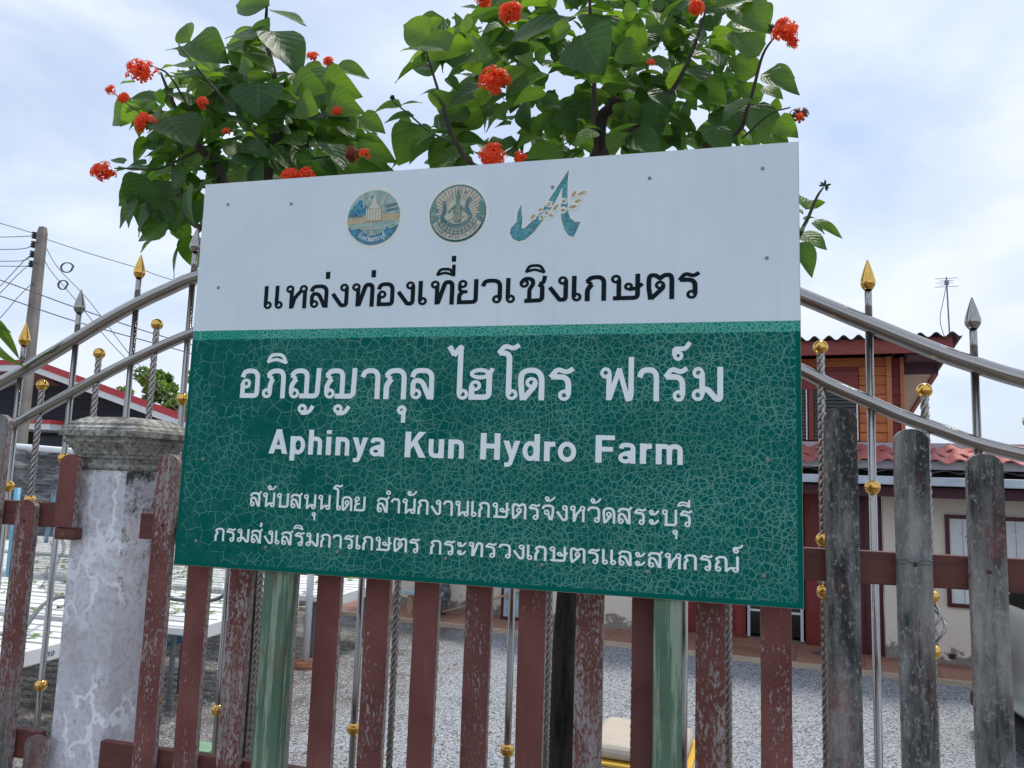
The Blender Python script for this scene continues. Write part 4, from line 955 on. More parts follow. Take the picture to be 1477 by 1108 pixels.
def decal(parent, polys, mat, lvl, cx_=0, cz_=0, sc=1.0, name='print', rot=0.0):
    cs, sn_ = math.cos(rot), math.sin(rot)
    v, f = union([[Vector(p) for p in pl] for pl in polys]); bm = bmesh.new()
    y = -.0003 - lvl * .00022
    vv = [bm.verts.new((cx_ + (p.x * cs - p.y * sn_) * sc, y, cz_ + (p.x * sn_ + p.y * cs) * sc)) for p in v]
    for q_ in f:
        try: bm.faces.new([vv[i] for i in q_])
        except ValueError: pass
    if lvl == 0:
        r = bmesh.ops.extrude_face_region(bm, geom=bm.faces[:])
        for e in r['geom']:
            if isinstance(e, bmesh.types.BMVert): e.co.y = -.0001
    bmesh.ops.recalc_face_normals(bm, faces=bm.faces); o = link(name, bm, mat, parent)
    if lvl > 0: o['kind'] = 'stuff'
    return o
def disc(r, n=40, cx_=0, cy_=0, ry=None): return [(cx_ + r * math.cos(2 * math.pi * k / n), cy_ + (ry or r) * math.sin(2 * math.pi * k / n)) for k in range(n)]
def clipdisc(poly, r=.93): return [(x * min(1, r / max(1e-6, math.hypot(x, y))), y * min(1, r / max(1e-6, math.hypot(x, y)))) for x, y in poly]
def dens_(poly, n=8):
    out = []
    for a, b in zip(poly, poly[1:] + poly[:1]):
        for k in range(n): t = k / n; out.append((a[0] * (1 - t) + b[0] * t, a[1] * (1 - t) + b[1] * t))
    return out
def strokes(lines, w):
    out = []
    for l in lines: out += stroke_polys(rounded(l), w)
    return out
# 1 province seal: temple over water, tree, ribbon
e1 = decal(sign, [disc(.0635)], VC['w'], 0, .3975, .705, name='province_seal')
K1 = dict(cx_=.3975, cz_=.705, sc=.060)
decal(e1, [disc(.95)], VC['sea'], 1, **K1)
decal(e1, [clipdisc(dens_([(-.98, -.22), (.98, -.12), (.98, .12), (-.98, .02)]))], VC['sand'], 2, **K1)
decal(e1, [clipdisc(dens_([(-1, .06), (-.45, .02), (-.4, .1), (-1, .14)])), clipdisc(dens_([(.4, .3), (1, .42), (1, .5), (.5, .42)])), clipdisc(dens_([(.45, .18), (1, .24), (1, .32), (.5, .26)])), clipdisc(dens_([(.45, .95), (.6, .5), (1, .5), (1, 1)]))], VC['ink'], 3, **K1)
decal(e1, [disc(.2, 9, -.58, .32), disc(.17, 8, -.38, .28), disc(.15, 7, -.76, .18), [(-.9, .1), (-.25, .1), (-.3, .22), (-.85, .24)], disc(.13, 6, -.5, .5)], VC['blue'], 4, **K1)
decal(e1, [[(-.28, -.1), (.28, -.1), (.28, .3), (-.28, .3)], [(-.2, .3), (.22, .3), (.14, .42), (-.12, .42)], [(-.1, .42), (.12, .42), (.02, .82), (.0, .82)]], VC['pale'], 5, **K1)
decal(e1, [[(-.24 + i * .1, -.08), (-.21 + i * .1, -.08), (-.21 + i * .1, .26), (-.24 + i * .1, .26)] for i in range(6)] + [[(-.3, .28), (.3, .28), (.3, .31), (-.3, .31)], [(-.3, -.13), (.3, -.13), (.3, -.1), (-.3, -.1)]], VC['gold'], 6, **K1)
decal(e1, strokes([[(-.2, -.35), (.1, -.42, .1), (.35, -.35)], [(-.3, -.28), (0, -.3)], [(-.1, -.2), (.0, -.75)], [(.55, -.3), (.8, -.22)], [(-.7, -.33), (-.4, -.38)], [(-.35, .35), (-.45, .8)], [(.25, .4), (.5, .85)], [(.35, .2), (.3, .6)], [(-.15, -.6), (.25, -.62)]], .035), VC['pale'], 7, **K1)
def ribbon(r0, r1, a0, a1, n=20): return [(r1 * math.cos(R(a0 + (a1 - a0) * k / n)), r1 * math.sin(R(a0 + (a1 - a0) * k / n))) for k in range(n + 1)] + [(r0 * math.cos(R(a1 + (a0 - a1) * k / n)), r0 * math.sin(R(a1 + (a0 - a1) * k / n))) for k in range(n + 1)]
decal(e1, [ribbon(.62, .93, 215, 325), [(-.92, -.32), (-.7, -.42), (-.45, -.36), (-.5, -.62), (-.75, -.6)], [(.92, -.28), (.62, -.42), (.5, -.45), (.55, -.62), (.8, -.5)]], VC['blue'], 8, **K1)
def arc_text(parent, txt, cx_, cz_, r, a0, a1, h, mat, lvl):
    polys = []; n = len([c for c in txt if c not in MK]); i = 0; ang = a0
    for ch in txt:
        if ch in MK: its = MK[ch]; a = ang - (a1 - a0) / n; off = .3
        else: its = G[ch][1]; a = ang; ang += (a1 - a0) / n; off = -.4
        aa = R(a); c_, s_ = math.cos(aa + math.pi / 2), math.sin(aa + math.pi / 2)
        for pl in glyph_polys(its, off):
            polys.append([Vector((r * math.cos(aa) + (p.x * c_ * h - (p.y - .5) * s_ * h), r * math.sin(aa) + (p.x * s_ * h + (p.y - .5) * c_ * h))) for p in pl])
    o = decal(parent, polys, mat, lvl, cx_, cz_, 1.0, 'lettering'); o['kind'] = 'stuff'; return o
arc_text(e1, 'จังหวัดสระบุรี', .3975, .705, .0465, 234, 312, .0078, VC['w'], 10)
# 2 department seal: rays, naga boat, standing figure, wheel below, ring
e2 = decal(sign, [disc(.0635)], VC['w'], 0, .5745, .7038, name='department_seal')
K2 = dict(cx_=.5745, cz_=.7038, sc=.0605)
decal(e2, [disc(.96)], VC['ink'], 1, **K2); decal(e2, [disc(.90)], VC['cream'], 2, **K2)
decal(e2, [[(.46 * math.cos(a - .012), .46 * math.sin(a - .012)), (.88 * math.cos(a - .015), .88 * math.sin(a - .015)), (.88 * math.cos(a + .015), .88 * math.sin(a + .015)), (.46 * math.cos(a + .012), .46 * math.sin(a + .012))] for a in [R(-12 + 8.5 * k) for k in range(25)]], VC['brown'], 3, **K2)
decal(e2, [disc(.1, 7, x_, z_) for x_, z_ in ((-.8, .3), (-.74, .12), (-.83, -.02), (-.72, -.12), (-.8, -.24), (.8, .3), (.74, .12), (.83, -.02), (.72, -.12), (.8, -.24), (-.86, .15), (.86, .15))], VC['leafy'], 4, **K2)
decal(e2, strokes([[(-.48, .42), (-.42, .1, .2), (-.55, -.12, .1), (-.3, -.36, .2), (.15, -.4, .2), (.48, -.12, .2), (.26, .22, .2), (.42, .5)]], .13), VC['ink'], 5, **K2)
decal(e2, strokes([[(-.42, -.08), (-.25, -.32, .2), (.15, -.36, .2), (.42, -.1)]], .03), VC['cream'], 6, **K2)
decal(e2, [[(-.1, -.3), (.12, -.3), (.14, .1), (.1, .28), (-.1, .3), (-.14, .05)], [(-.08, .5), (.08, .5), (.03, .8), (-.01, .8)], disc(.09, 10, 0, .4), [(-.3, .0), (-.1, .2), (-.08, .3), (-.34, .06)], [(.1, .3), (.32, .02), (.3, -.03), (.08, .2)]], VC['leafy'], 7, **K2)
decal(e2, strokes([[(-.05, -.2), (-.02, .25)], [(.06, -.2), (.03, .25)], [(-.1, .1), (.1, .1)], [(-.3, -.25), (-.1, -.12), (.0, -.25)], [(.05, -.2), (.25, -.1)]], .03), VC['gold'], 8, **K2)
decal(e2, strokes([[(.5 * math.cos(R(a)), .5 * math.sin(R(a))), (.70 * math.cos(R(a)), .70 * math.sin(R(a)))] for a in range(208, 335, 13)] + [[(.5 * math.cos(R(a)), .5 * math.sin(R(a))) for a in range(200, 345, 8)], [(.6 * math.cos(R(a)), .6 * math.sin(R(a))) for a in range(200, 345, 8)], [(.70 * math.cos(R(a)), .70 * math.sin(R(a))) for a in range(200, 345, 8)]], .026), VC['ink'], 9, **K2)
decal(e2, [ribbon(.72, .90, 202, 338)], VC['pale'], 10, **K2)
decal(e2, strokes([[(.72 * math.cos(R(a)), .72 * math.sin(R(a))) for a in range(200, 341, 7)], [(.90 * math.cos(R(a)), .90 * math.sin(R(a))) for a in range(200, 341, 7)]], .02), VC['ink'], 11, **K2)
arc_text(e2, 'กรมส่งเสริมการเกษตร', .5745, .7038, .0487, 210, 336, .0062, VC['brown'], 12)
# 3 stylised A with wheat ear
AO = [(.7921, .7774), (.7516, .714), (.7334, .6886), (.7214, .6782), (.7129, .6698), (.7078, .6667), (.7034, .6673), (.705, .6857), (.7025, .6961), (.7026, .7147), (.695, .701), (.6934, .6804), (.6821, .6677), (.6809, .6589), (.6872, .6468), (.6991, .6418), (.7122, .6449), (.7278, .658), (.746, .682), (.7543, .6947), (.7654, .7117), (.781, .7445), (.7789, .7168), (.7785, .6934), (.7806, .6787), (.7868, .6595), (.7941, .649), (.8042, .6449), (.8162, .6739), (.8063, .6745), (.7962, .6822), (.793, .694), (.7904, .7146), (.7901, .7542)]
WH = [((.7453, .7041), (.7339, .6988)), ((.731, .696), (.7198, .6819)), ((.7623, .7163), (.7496, .7068)), ((.7572, .6916), (.7455, .6982)), ((.7474, .6834), (.737, .6913)), ((.7768, .714), (.7601, .6944)), ((.7895, .7205), (.7783, .711)), ((.7915, .697), (.7743, .6995)), ((.8091, .7369), (.7967, .7201)), ((.8304, .7341), (.8051, .724)), ((.8209, .7172), (.7997, .7112)), ((.8141, .7059), (.7886, .7016)), ((.766, .6868), (.7544, .6918))]
def petal(a, b, w): 
    A, B = Vector(a), Vector(b); d = B - A; n = Vector((-d.y, d.x)).normalized() * w
    return [tuple(A), tuple(A + d * .3 + n * .8), tuple(A + d * .6 + n), tuple(B), tuple(A + d * .6 - n), tuple(A + d * .3 - n * .8)]
off = []
for a, b in zip(AO, AO[1:] + AO[:1]): off += stroke_polys([Vector(a), Vector(b)], .0075) + [disc(.00375, 8, *a)]
e3 = decal(sign, off + [AO] + [petal(a, b, .0075) for a, b in WH] + [[(.7921, .7774), (.7965, .779), (.796, .69), (.79, .70)]], VC['w'], 0, name='letter_emblem')
decal(e3, [AO], VC['teal'], 1, name='print')
decal(e3, [petal(a, b, .0075) for a, b in WH], VC['w'], 2, name='print')
decal(e3, [petal(tuple(Vector(a).lerp(Vector(b), .15)), tuple(Vector(a).lerp(Vector(b), .85)), .0033) for a, b in WH], VC['gold'], 3, name='print')

# ------------------------------------------------------------------ picket fence
FY = 1.43
fence = thing('picket_fence', 'weathered maroon picket fence with missing pickets and greyed boards on the right', 'fence', (0, FY, 0))
def picket_mesh(w, h0, h1, t=.014, seed=0):
    rnd = random.Random(seed); bm = bmesh.new(); r = w / 2; pts = []
    n = 10; nz = 14
    L_ = [(-r + rnd.uniform(-.0006, .0006), h0 + (h1 - r * .75 - h0) * k / nz) for k in range(nz + 1)]
    Rr = [(r + rnd.uniform(-.0006, .0006), z) for _, z in L_][::-1]
    arc = [(-r * math.cos(math.pi * k / n), h1 - r * .75 + r * .75 * math.sin(math.pi * k / n)) for k in range(1, n)]
    prism(bm, (L_ + arc + Rr)[::-1], -t / 2, t / 2); return bm
def picket(x, z0, z1, flak, grey, dark=0, w=.0505, label=None, tilt=0):
    o = link('picket', picket_mesh(w, z0, z1, seed=int(x * 1000) + 99), M['picket'], fence, False, .0012)
    o.location = (x, 0, 0); o.color = (flak, grey, dark, 1); o.rotation_euler = (0, tilt, 0)
    if label: o['label'] = label
    return o
ZB = 1.0
picket(-1.70, ZB, 2.42, .6, .45); picket(-1.5935, ZB, 2.403, .8, .52, label='greyed picket with flaking maroon paint')
picket(-1.4935, 1.62, 2.212, .75, .30, .1, w=.054, label='picket with its top sawn off level with the rail')
picket(-1.3865, 2.155, 2.316, .25, 0, label='short broken picket above the rail')
picket(-1.404, ZB, 1.712, .5, .3, label='stump of a broken picket at the lower rail')
for i, (x, f_, g_, d_, zt) in enumerate([(-1.130, .55, 0, 0, 2.323), (-1.033, .50, 0, 0, 2.36), (-.932, .62, .0, 0, 2.42), (-.830, .25, 0, .05, 2.47), (-.733, .03, 0, .0, 2.52), (-.628, .38, .02, .12, 2.55), (-.527, .18, 0, .1, 2.57), (-.4225, .42, .06, .22, 2.58),
                                       (-.318, .62, .02, .02, 2.58), (-.2115, .82, .10, .1, 2.56), (-.110, .25, .02, .25, 2.54), (.0005, .60, .06, .03, 2.51), (.109, .52, .1, .05, 2.475)]):
    picket(x, ZB, zt, f_, g_, d_)
for x, zt, g_ in ((.2175, 2.437, .58), (.3285, 2.402, .60), (.4375, 2.363, .62), (.548, 2.33, .5)): picket(x, ZB, zt, .7, g_, w=.0535, label='dark grey lichen-streaked picket with maroon remnants')
# rails: broken at the pillar
def rail(x0, x1, z0, z1):
    bm = bmesh.new(); box(bm, x0, x1, .0085, .026, z0, z1); return link('rail', bm, M['rail'], fence, False, .002)
rail(-1.9, -1.405, 2.152, 2.207); rail(-1.200, 1.2, 2.139, 2.194); rail(-1.9, -1.405, 1.655, 1.715); rail(-1.250, 1.2, 1.655, 1.715)
boxo('rail_end', (-1.411, -1.358, -.004, .02, 2.128, 2.153), M['rail'], fence, .002)
sc2 = None
for x in (-1.4935, -1.13, -.932, -.733, .2175, .3285, .4375):
    if sc2 is None:
        bm = bmesh.new(); lathe(bm, [(0, 0), (.0035, 0), (.003, .0015), (0, .002)], 10); bmesh.ops.rotate(bm, verts=bm.verts, matrix=Matrix.Rotation(R(90), 3, 'X')); sc2 = link('screw', bm, M['maroon_door'], fence, True); sc2.location = (x, -.0073, 2.165)
    else: share('screw', sc2, fence, (x, -.0073, 2.165 + random.uniform(-.01, .012)))
bm = bmesh.new()
for zz, dz in ((2.184, .003), (2.181, -.002)): tube(bm, interp([(.303, .012, zz), (.3015, -.008, zz), (.312, -.0092, zz + dz), (.325, -.009, zz - dz), (.340, -.0092, zz + dz), (.3545, -.008, zz), (.3555, .012, zz)], 5), .0011, 6)
link('wire_tie', bm, M['galv'], fence, True)

# ------------------------------------------------------------------ concrete pillar
pil = thing('gate_pillar', 'square plastered gate pillar with moulded cap, stained black and flaking white', 'pillar', (-1.329, 1.53, 0))
PW = .0705
bm = bmesh.new()
def sqr(bm, h, z, c=0.004): return [bm.verts.new((x, y, z)) for x, y in ((-h + c, -h), (h - c, -h), (h, -h + c), (h, h - c), (h - c, h), (-h + c, h), (-h, h - c), (-h, -h + c))]
def sqlathe(bm, prof):
    rs = [sqr(bm, h, z) for h, z in prof]
    for a, b in zip(rs, rs[1:]):
        for k in range(8): bm.faces.new((a[k], a[(k + 1) % 8], b[(k + 1) % 8], b[k]))
    bm.faces.new(rs[-1]); bm.faces.new(rs[0][::-1])
sqlathe(bm, [(PW + .012, -.05), (PW + .010, .9), (PW + .004, 1.6)] + [(PW + random.uniform(-.0005, .001), 1.7 + k * .058) for k in range(10)] + [(PW, 2.283)])
link('shaft', bm, M['plaster'], pil)
bm = bmesh.new()
sqlathe(bm, [(PW + .001, 2.283), (PW + .006, 2.286), (PW + .0075, 2.291), (PW + .006, 2.297), (PW, 2.300), (PW, 2.309), (PW + .006, 2.311), (PW + .006, 2.318), (PW + .009, 2.319), (PW + .010, 2.325), (PW + .014, 2.333), (PW + .020, 2.341), (PW + .025, 2.346), (PW + .025, 2.351), (PW + .022, 2.352), (PW + .022, 2.357), (PW + .033, 2.359), (PW + .034, 2.372), (PW + .030, 2.373), (PW + .029, 2.379), (PW + .022, 2.383), (PW + .020, 2.389), (PW + .008, 2.396), (PW - .001, 2.401), (PW - .006, 2.404)])
link('cap', bm, M['cap'], pil)

# ------------------------------------------------------------------ stainless gate
GY = 1.85
gate = thing('steel_gate', 'arched stainless steel gate with gold balls and spear finials behind the fence', 'gate', (0, GY, 0))
r1 = [(-2.9, 2.33), (-2.55, 2.38), (-2.3, 2.44), (-2.086, 2.528), (-1.96, 2.589), (-1.829, 2.657), (-1.716, 2.717), (-1.611, 2.766), (-1.513, 2.805), (-1.43, 2.834), (-1.2, 2.885), (-.95, 2.915), (-.7, 2.925), (-.45, 2.912), (-.2, 2.875), (.03, 2.815), (.202, 2.736), (.343, 2.669), (.477, 2.606), (.559, 2.573), (.65, 2.541), (.85, 2.485), (1.1, 2.44), (1.5, 2.41)]
r2 = [(-2.9, 2.18), (-2.5, 2.215), (-2.2, 2.32), (-2.019, 2.403), (-1.832, 2.494), (-1.645, 2.584), (-1.426, 2.672), (-1.2, 2.735), (-.95, 2.77), (-.7, 2.78), (-.45, 2.765), (-.2, 2.72), (.03, 2.645), (.2, 2.563), (.26, 2.530), (.343, 2.491), (.41, 2.459), (.483, 2.431), (.553, 2.404), (.643, 2.380), (.85, 2.33), (1.1, 2.30), (1.5, 2.28)]
def zat(rl, x):
    for (a, b), (c, d) in zip(rl, rl[1:]):
        if a <= x <= c: return b + (d - b) * (x - a) / (c - a)
for nm, rl, r in (('top_rail', r1, .0188), ('second_rail', r2, .0155)):
    bm = bmesh.new(); tube(bm, interp([(x, 0, z) for x, z in rl], 5), r, 20); link(nm, bm, M['steel'], gate, True)
bm = bmesh.new(); box(bm, -2.9, 1.5, -.02, .02, .12, .17); box(bm, -2.9, 1.5, -.02, .02, .95, .99); link('bottom_rail', bm, M['steel'], gate, False, .004)
TR = .0083
def spear_prof(): return [(.009, 0), (.0115, .003), (.0155, .010), (.0165, .017), (.0155, .0235), (.011, .040), (.0055, .058), (.0015, .070), (0, .0725)]
def mk(prof, name, mat, facets=0, n=20):
    bm = bmesh.new(); lathe(bm, prof, n); return link(name, bm, mat, gate, True)
ballprof = [(.0001, -.0165)] + [(.0165 * math.sin(math.pi * k / 14), -.0165 * math.cos(math.pi * k / 14)) for k in range(1, 14)] + [(0, .0165)]
ball0 = mk(ballprof, 'gold_ball', M['gold'])
sp_g = mk(spear_prof(), 'spear_finial', M['gold']); sp_s = mk(spear_prof(), 'spear_finial', M['steel'])
usedb = [False]; useds = {'g': False, 's': False}
def ball(x, z, s=1.0):
    if not usedb[0]: usedb[0] = True; ball0.location = (x, 0, z); return
    share('gold_ball', ball0, gate, (x, 0, z))
def spear(x, z, k):
    src = sp_g if k == 'g' else sp_s
    if not useds[k]: useds[k] = True; src.location = (x, 0, z); return
    share('spear_finial', src, gate, (x, 0, z))
plain = [-2.62, -2.42, -2.22, -2.012, -1.822, -1.622, -1.438, -1.25, -1.055, -.861, -.66, -.464, -.262, -.057, .145, .346, .556, .76, .97]
twist = [-2.52, -2.32, -2.12, -1.928, -1.735, -1.545, -1.347, -1.152, -.957, -.762, -.566, -.372, -.168, .040, .243, .4555, .66, .87]
kinds = 'sgsgsgsgsgsgsgsgsgs'
midz = {-2.012: 2.222, -1.822: 2.308, -1.438: 2.486}
for i, x in enumerate(plain):
    zt = zat(r1, x) + .152 - .0725
    bm = bmesh.new(); tube(bm, [(x, 0, .17), (x, 0, zat(r1, x) - .012)], TR, 14); tube(bm, [(x, 0, zat(r1, x) + .012), (x, 0, zt + .004)], TR * .93, 14); link('tube', bm, M['steel'], gate, True)
    spear(x, zt, 'g' if -.5 > x and i % 2 == 1 or x == .346 or (x > -.5 and i % 2 == 1) else 's')
    ball(x, midz.get(x, 2.302)); ball(x, 1.66 + (x + .8) * -.012)
for x in twist:
    zt = zat(r2, x) + .064
    zc = 2.07 if x != .4555 else 1.962
    bm = bmesh.new(); zs = [zc + (zt - zc) * k / 90 for k in range(91)]
    tube(bm, [(x, 0, z) for z in [zc + .115 + (zt - zc - .115) * k / 110 for k in range(111)]], TR * .93, 16, prof=lambda a: 1.05 + .14 * math.cos(4 * a), twist=85.0)
    tube(bm, [(x, 0, z) for z in [.17 + (zc - .17) * k / 190 for k in range(191)]], TR * .93, 16, prof=lambda a: 1.05 + .14 * math.cos(4 * a), twist=85.0)
    link('twisted_bar', bm, M['twist_steel'], gate, True)
    ball(x, zt + .012); ball(x, zc + .113); ball(x, zc)
    bm = bmesh.new()
    for q_ in range(4):
        pts = []
        for k in range(15):
            t = k / 14; a = q_ * math.pi / 2 + t * 3.0; rr = .004 + .021 * math.sin(math.pi * t) ** .8
            pts.append((x + rr * math.cos(a), rr * math.sin(a), zc + .014 + t * .085))
        tube(bm, pts, .0032, 6)
    link('basket', bm, M['twist_steel'], gate, True)

# ------------------------------------------------------------------ flowering trees
LEAFV = []
def leaf_mesh(seed):
    rnd = random.Random(seed); nu, nv = 6, 8; vs, fs, uv = [], [], []
    curl = rnd.uniform(.1, .45); fold = rnd.uniform(.12, .4); wav = rnd.uniform(.01, .03); tw = rnd.uniform(-.4, .4)
    wid = rnd.uniform(.37, .45)
    for j in range(nv + 1):
        t = j / nv; wd = wid * (math.sin(math.pi * min(1, t ** .62)) ** .75) * (1 - .18 * t) if 0 < t < 1 else 0
        if t > .75: wd = wid * .80 * ((1 - t) / .25) ** 1.15 * .72 + 0.0
        for i in range(nu + 1):
            s_ = i / nu * 2 - 1; x = s_ * wd; y = t
            z = -curl * t * t * .6 + abs(s_) * wd * fold + wav * math.sin(8 * t + 3 * s_) * abs(s_)
            a = tw * t; vs.append((x * math.cos(a) - z * math.sin(a), y, x * math.sin(a) + z * math.cos(a))); uv.append((i / nu, t))
    for j in range(nv):
        for i in range(nu):
            a = j * (nu + 1) + i; fs.append((a, a + 1, a + nu + 2, a + nu + 1))
    me = bpy.data.meshes.new('leaf'); me.from_pydata(vs, [], fs); me.materials.append(M['leaf']); ul = me.uv_layers.new()
    for l in me.loops: ul.data[l.index].uv = uv[l.vertex_index]
    for p in me.polygons: p.use_smooth = True
    return me
LM = [leaf_mesh(i) for i in range(8)]
def put_leaf(tree, base_, tip, roll=None, yng_lit=0.0, wide=1.0, face=0.6):
    """leaf from base to tip; its blade is turned partly to the viewer side"""
    base_, tip = Vector(base_), Vector(tip); d = tip - base_; L = d.length; y = d.normalized()
    ref = (Vector((random.gauss(0, .5), -face, random.gauss(.55, .4)))).normalized()
    z = (ref - y * ref.dot(y)); z = z.normalized() if z.length > 1e-4 else Vector((0, 0, 1)); x = y.cross(z)
    o = bpy.data.objects.new('leaf', random.choice(LM)); COL.objects.link(o); o.parent = tree
    m = Matrix((x, y, z)).transposed().to_4x4(); m.translation = base_ - tree.location
    o.matrix_basis = m @ Matrix.Diagonal((L * wide, L, L, 1)); o.color = (yng_lit, 0, 0, 1); return o
def floret(bm, c, nrm, s, petals=6):
    nrm = Vector(nrm).normalized(); a = nrm.orthogonal().normalized(); b = nrm.cross(a); c = Vector(c)
    c0 = bm.verts.new(c); ph0 = random.random() * 6
    for k in range(petals):
        t = ph0 + 2 * math.pi * k / petals; h = math.pi / petals * .95
        p = [c + (a * math.cos(t + q_) + b * math.sin(t + q_)) * s * r + nrm * s * hh for q_, r, hh in ((-h * .75, .5, .25), (-h * .62, .95, .05), (0, 1.08, -.05), (h * .62, .95, .05), (h * .75, .5, .25))]
        bm.faces.new([c0] + [bm.verts.new(x) for x in p])
    tube(bm, [c - nrm * s * 1.0, c], [s * .12, s * .3], 5, False)
def cluster(tree, u, v, Y, rpx, mat='petal', n=None, stem=None, dense=1.0):
    c = at(u, v, Y) - tree.location; r = rpx / CF * (at(u, v, Y) - CAM).length; bm = bmesh.new()
    n = int((n or 30) * 1.25)
    for k in range(n):
        d = Vector((random.gauss(0, 1), random.gauss(-.5, .8), random.gauss(.1, 1))).normalized(); p = c + Vector((d.x * 1.05, d.y, d.z * .9)) * r * random.uniform(.35, 1.05)
        floret(bm, p, d + Vector((0, -.3, .2)), min(r * .62, .0150) * random.uniform(.75, 1.2))
    o = link('flower_cluster' if mat == 'petal' else 'faded_flower_cluster', bm, M[mat], tree); 
    bm = bmesh.new()
    for k in range(8):
        d = Vector((random.gauss(0, 1), random.gauss(0, 1), random.gauss(0, 1))).normalized(); tube(bm, [c, c + d * r * .6], [.002, .003], 5)
    if stem: tube(bm, interp([c] + [at(*s_) - tree.location for s_ in stem], 4), .0028, 6)
    link('stalk', bm, M['twig'], o); return o
def branch(tree, pts, r0, r1_, mat='bark', name='branch'):
    P_ = interp([at(*p) - tree.location if len(p) == 3 and p[0] > 5 or p[1] > 30 else Vector(p) - tree.location for p in pts], 6); n = len(P_)
    bm = bmesh.new(); tube(bm, P_, [r0 + (r1_ - r0) * i / (n - 1) for i in range(n)], 10); return link(name, bm, M[mat], tree, True)
def inside(p, poly):
    c = False
    for (x1, y1), (x2, y2) in zip(poly, poly[1:] + poly[:1]):
        if (y1 > p[1]) != (y2 > p[1]) and p[0] < (x2 - x1) * (p[1] - y1) / (y2 - y1) + x1: c = not c
    return c
TY = 2.15
def fill(tree, poly, n, holes, cy, Lr=(38, 66), y0=2.0, y1=2.5, center=None):
    k = 0; tries = 0; pts = []
    xs = [p[0] for p in poly]; ys = [p[1] for p in poly]
    while k < n and tries < 60000:
        tries += 1
        u = random.uniform(min(xs), max(xs)); v = random.uniform(min(ys), max(ys))
        if not inside((u, v), poly): continue
        if any((u - h[0]) ** 2 + (v - h[1]) ** 2 < h[2] ** 2 for h in holes): continue
        if any((u - a) ** 2 + (v - b) ** 2 < 13 ** 2 for a, b in pts): 
            if random.random() < .75: continue
        Y = random.uniform(y0, y1)
        dx, dy = u - center[0], v - center[1]; l = math.hypot(dx, dy) or 1
        ang = math.atan2(dy, dx) + random.gauss(0, .7); L = random.uniform(*Lr)
        ex, ey = math.cos(ang), math.sin(ang) * .6 + .45; m = math.hypot(ex, ey); L *= random.uniform(.7, 1.05)
        a = at(u - ex / m * L * .5, v - ey / m * L * .5, Y); b = at(u + ex / m * L * .5, v + ey / m * L * .5, Y + random.uniform(-.05, .04))
        edge = l / 170; yng_lit = max(0, min(1, random.gauss(.26 + (.25 if v < cy else 0) , .28)))  # upper leaves coloured lighter, back light painted into their tone
        put_leaf(tree, a, b, yng_lit=yng_lit, wide=random.uniform(.85, 1.1), face=random.uniform(.1, .9)); pts.append((u, v)); k += 1
def conv(lst, ox, oy, s): return [(ox + a[0] / s, oy + a[1] / s, ox + b[0] / s, oy + b[1] / s, w_, y_) for a, b, w_, y_ in lst]
LT = thing('orange_flowering_tree', 'leafy tree with orange flowers behind the left end of the sign', 'tree', at(365, 1000, 2.05) * 1, 0, 'orange flowered trees behind the sign')
LT.location = (at(362, 1100, 2.1).x, 2.1, 0)
per = conv([((425, 170), (398, 75), 1.15, .7), ((745, 20), (585, 5), 1, .4), ((750, 40), (892, 85), 1, .5), ((718, 140), (562, 130), 1.1, .2), ((700, 165), (740, 65), 1, .2), ((752, 125), (873, 262), 1.15, .15), ((668, 190), (535, 180), .8, .6), ((700, 178), (798, 186), .9, .8), ((690, 180), (685, 128), 1, .9),
 ((435, 205), (330, 185), 1, .3), ((430, 165), (570, 238), 1.05, .3), ((455, 265), (308, 250), .8, .7), ((620, 285), (510, 300), 1.2, .2), ((1005, 270), (1137, 287), 1, .75), ((950, 330), (1078, 372), 1.05, .55), ((985, 395), (1097, 443), .9, .35), ((205, 330), (145, 330), 1.3, .6), ((290, 400), (180, 375), 1.1, .3),
 ((212, 428), (80, 480), 1.05, .3), ((285, 455), (168, 490), .9, .3), ((335, 470), (440, 570), 1.2, .05), ((272, 568), (180, 640), 1.05, .3), ((325, 580), (252, 632), 1.1, .7), ((162, 655), (108, 630), .9, .3), ((248, 680), (130, 660), .7, .1), ((250, 700), (165, 700), 1, .2), ((250, 700), (178, 830), 1.1, .1),
 ((225, 800), (128, 905), .95, .3), ((270, 810), (203, 942), .9, .15), ((345, 912), (215, 990), .95, .3), ((395, 945), (342, 1107), 1.35, .25), ((700, 330), (695, 465), 1.6, .0), ((860, 290), (1005, 400), 1.1, .55), ((1100, 470), (1202, 520), .8, .7), ((1100, 560), (1242, 645), .9, .35), ((1000, 650), (1232, 682), .8, .2),
 ((790, 370), (862, 500), .55, .1), ((600, 335), (460, 350), .6, .0), ((560, 340), (640, 430), 1.2, .2), ((400, 400), (470, 460), 1.1, .2), ((500, 360), (520, 450), .9, .15), ((370, 300), (480, 290), 1.1, .2), ((640, 330), (560, 290), .9, .3), ((900, 250), (960, 300), 1, .8), ((880, 300), (990, 280), 1, .75), ((860, 400), (930, 450), 1.4, .6),
 ((960, 460), (1090, 520), 1.1, .5), ((940, 500), (1060, 560), 1.1, .35), ((1010, 480), (1150, 500), 1, .55), ((430, 940), (440, 1080), 1.1, .2), ((415, 720), (330, 690), 1, .1), ((440, 740), (400, 900), 1.1, .1), ((330, 620), (400, 720), 1.3, .05), ((300, 720), (310, 850), 1.3, .1), ((630, 590), (740, 600), .9, .0), ((600, 620), (700, 650), .9, .0), ((720, 600), (860, 680), 1, .05), ((340, 790), (360, 920), 1.2, .1), ((520, 100), (600, 60), .01, .1)], 120, 0, 2.771)[:-1]
for a, b, c, d, w_, y_ in per:
    Y = random.uniform(2.0, 2.3); put_leaf(LT, at(a, b, Y), at(c, d, Y - random.uniform(-.03, .05)), yng_lit=y_, wide=w_, face=.8)
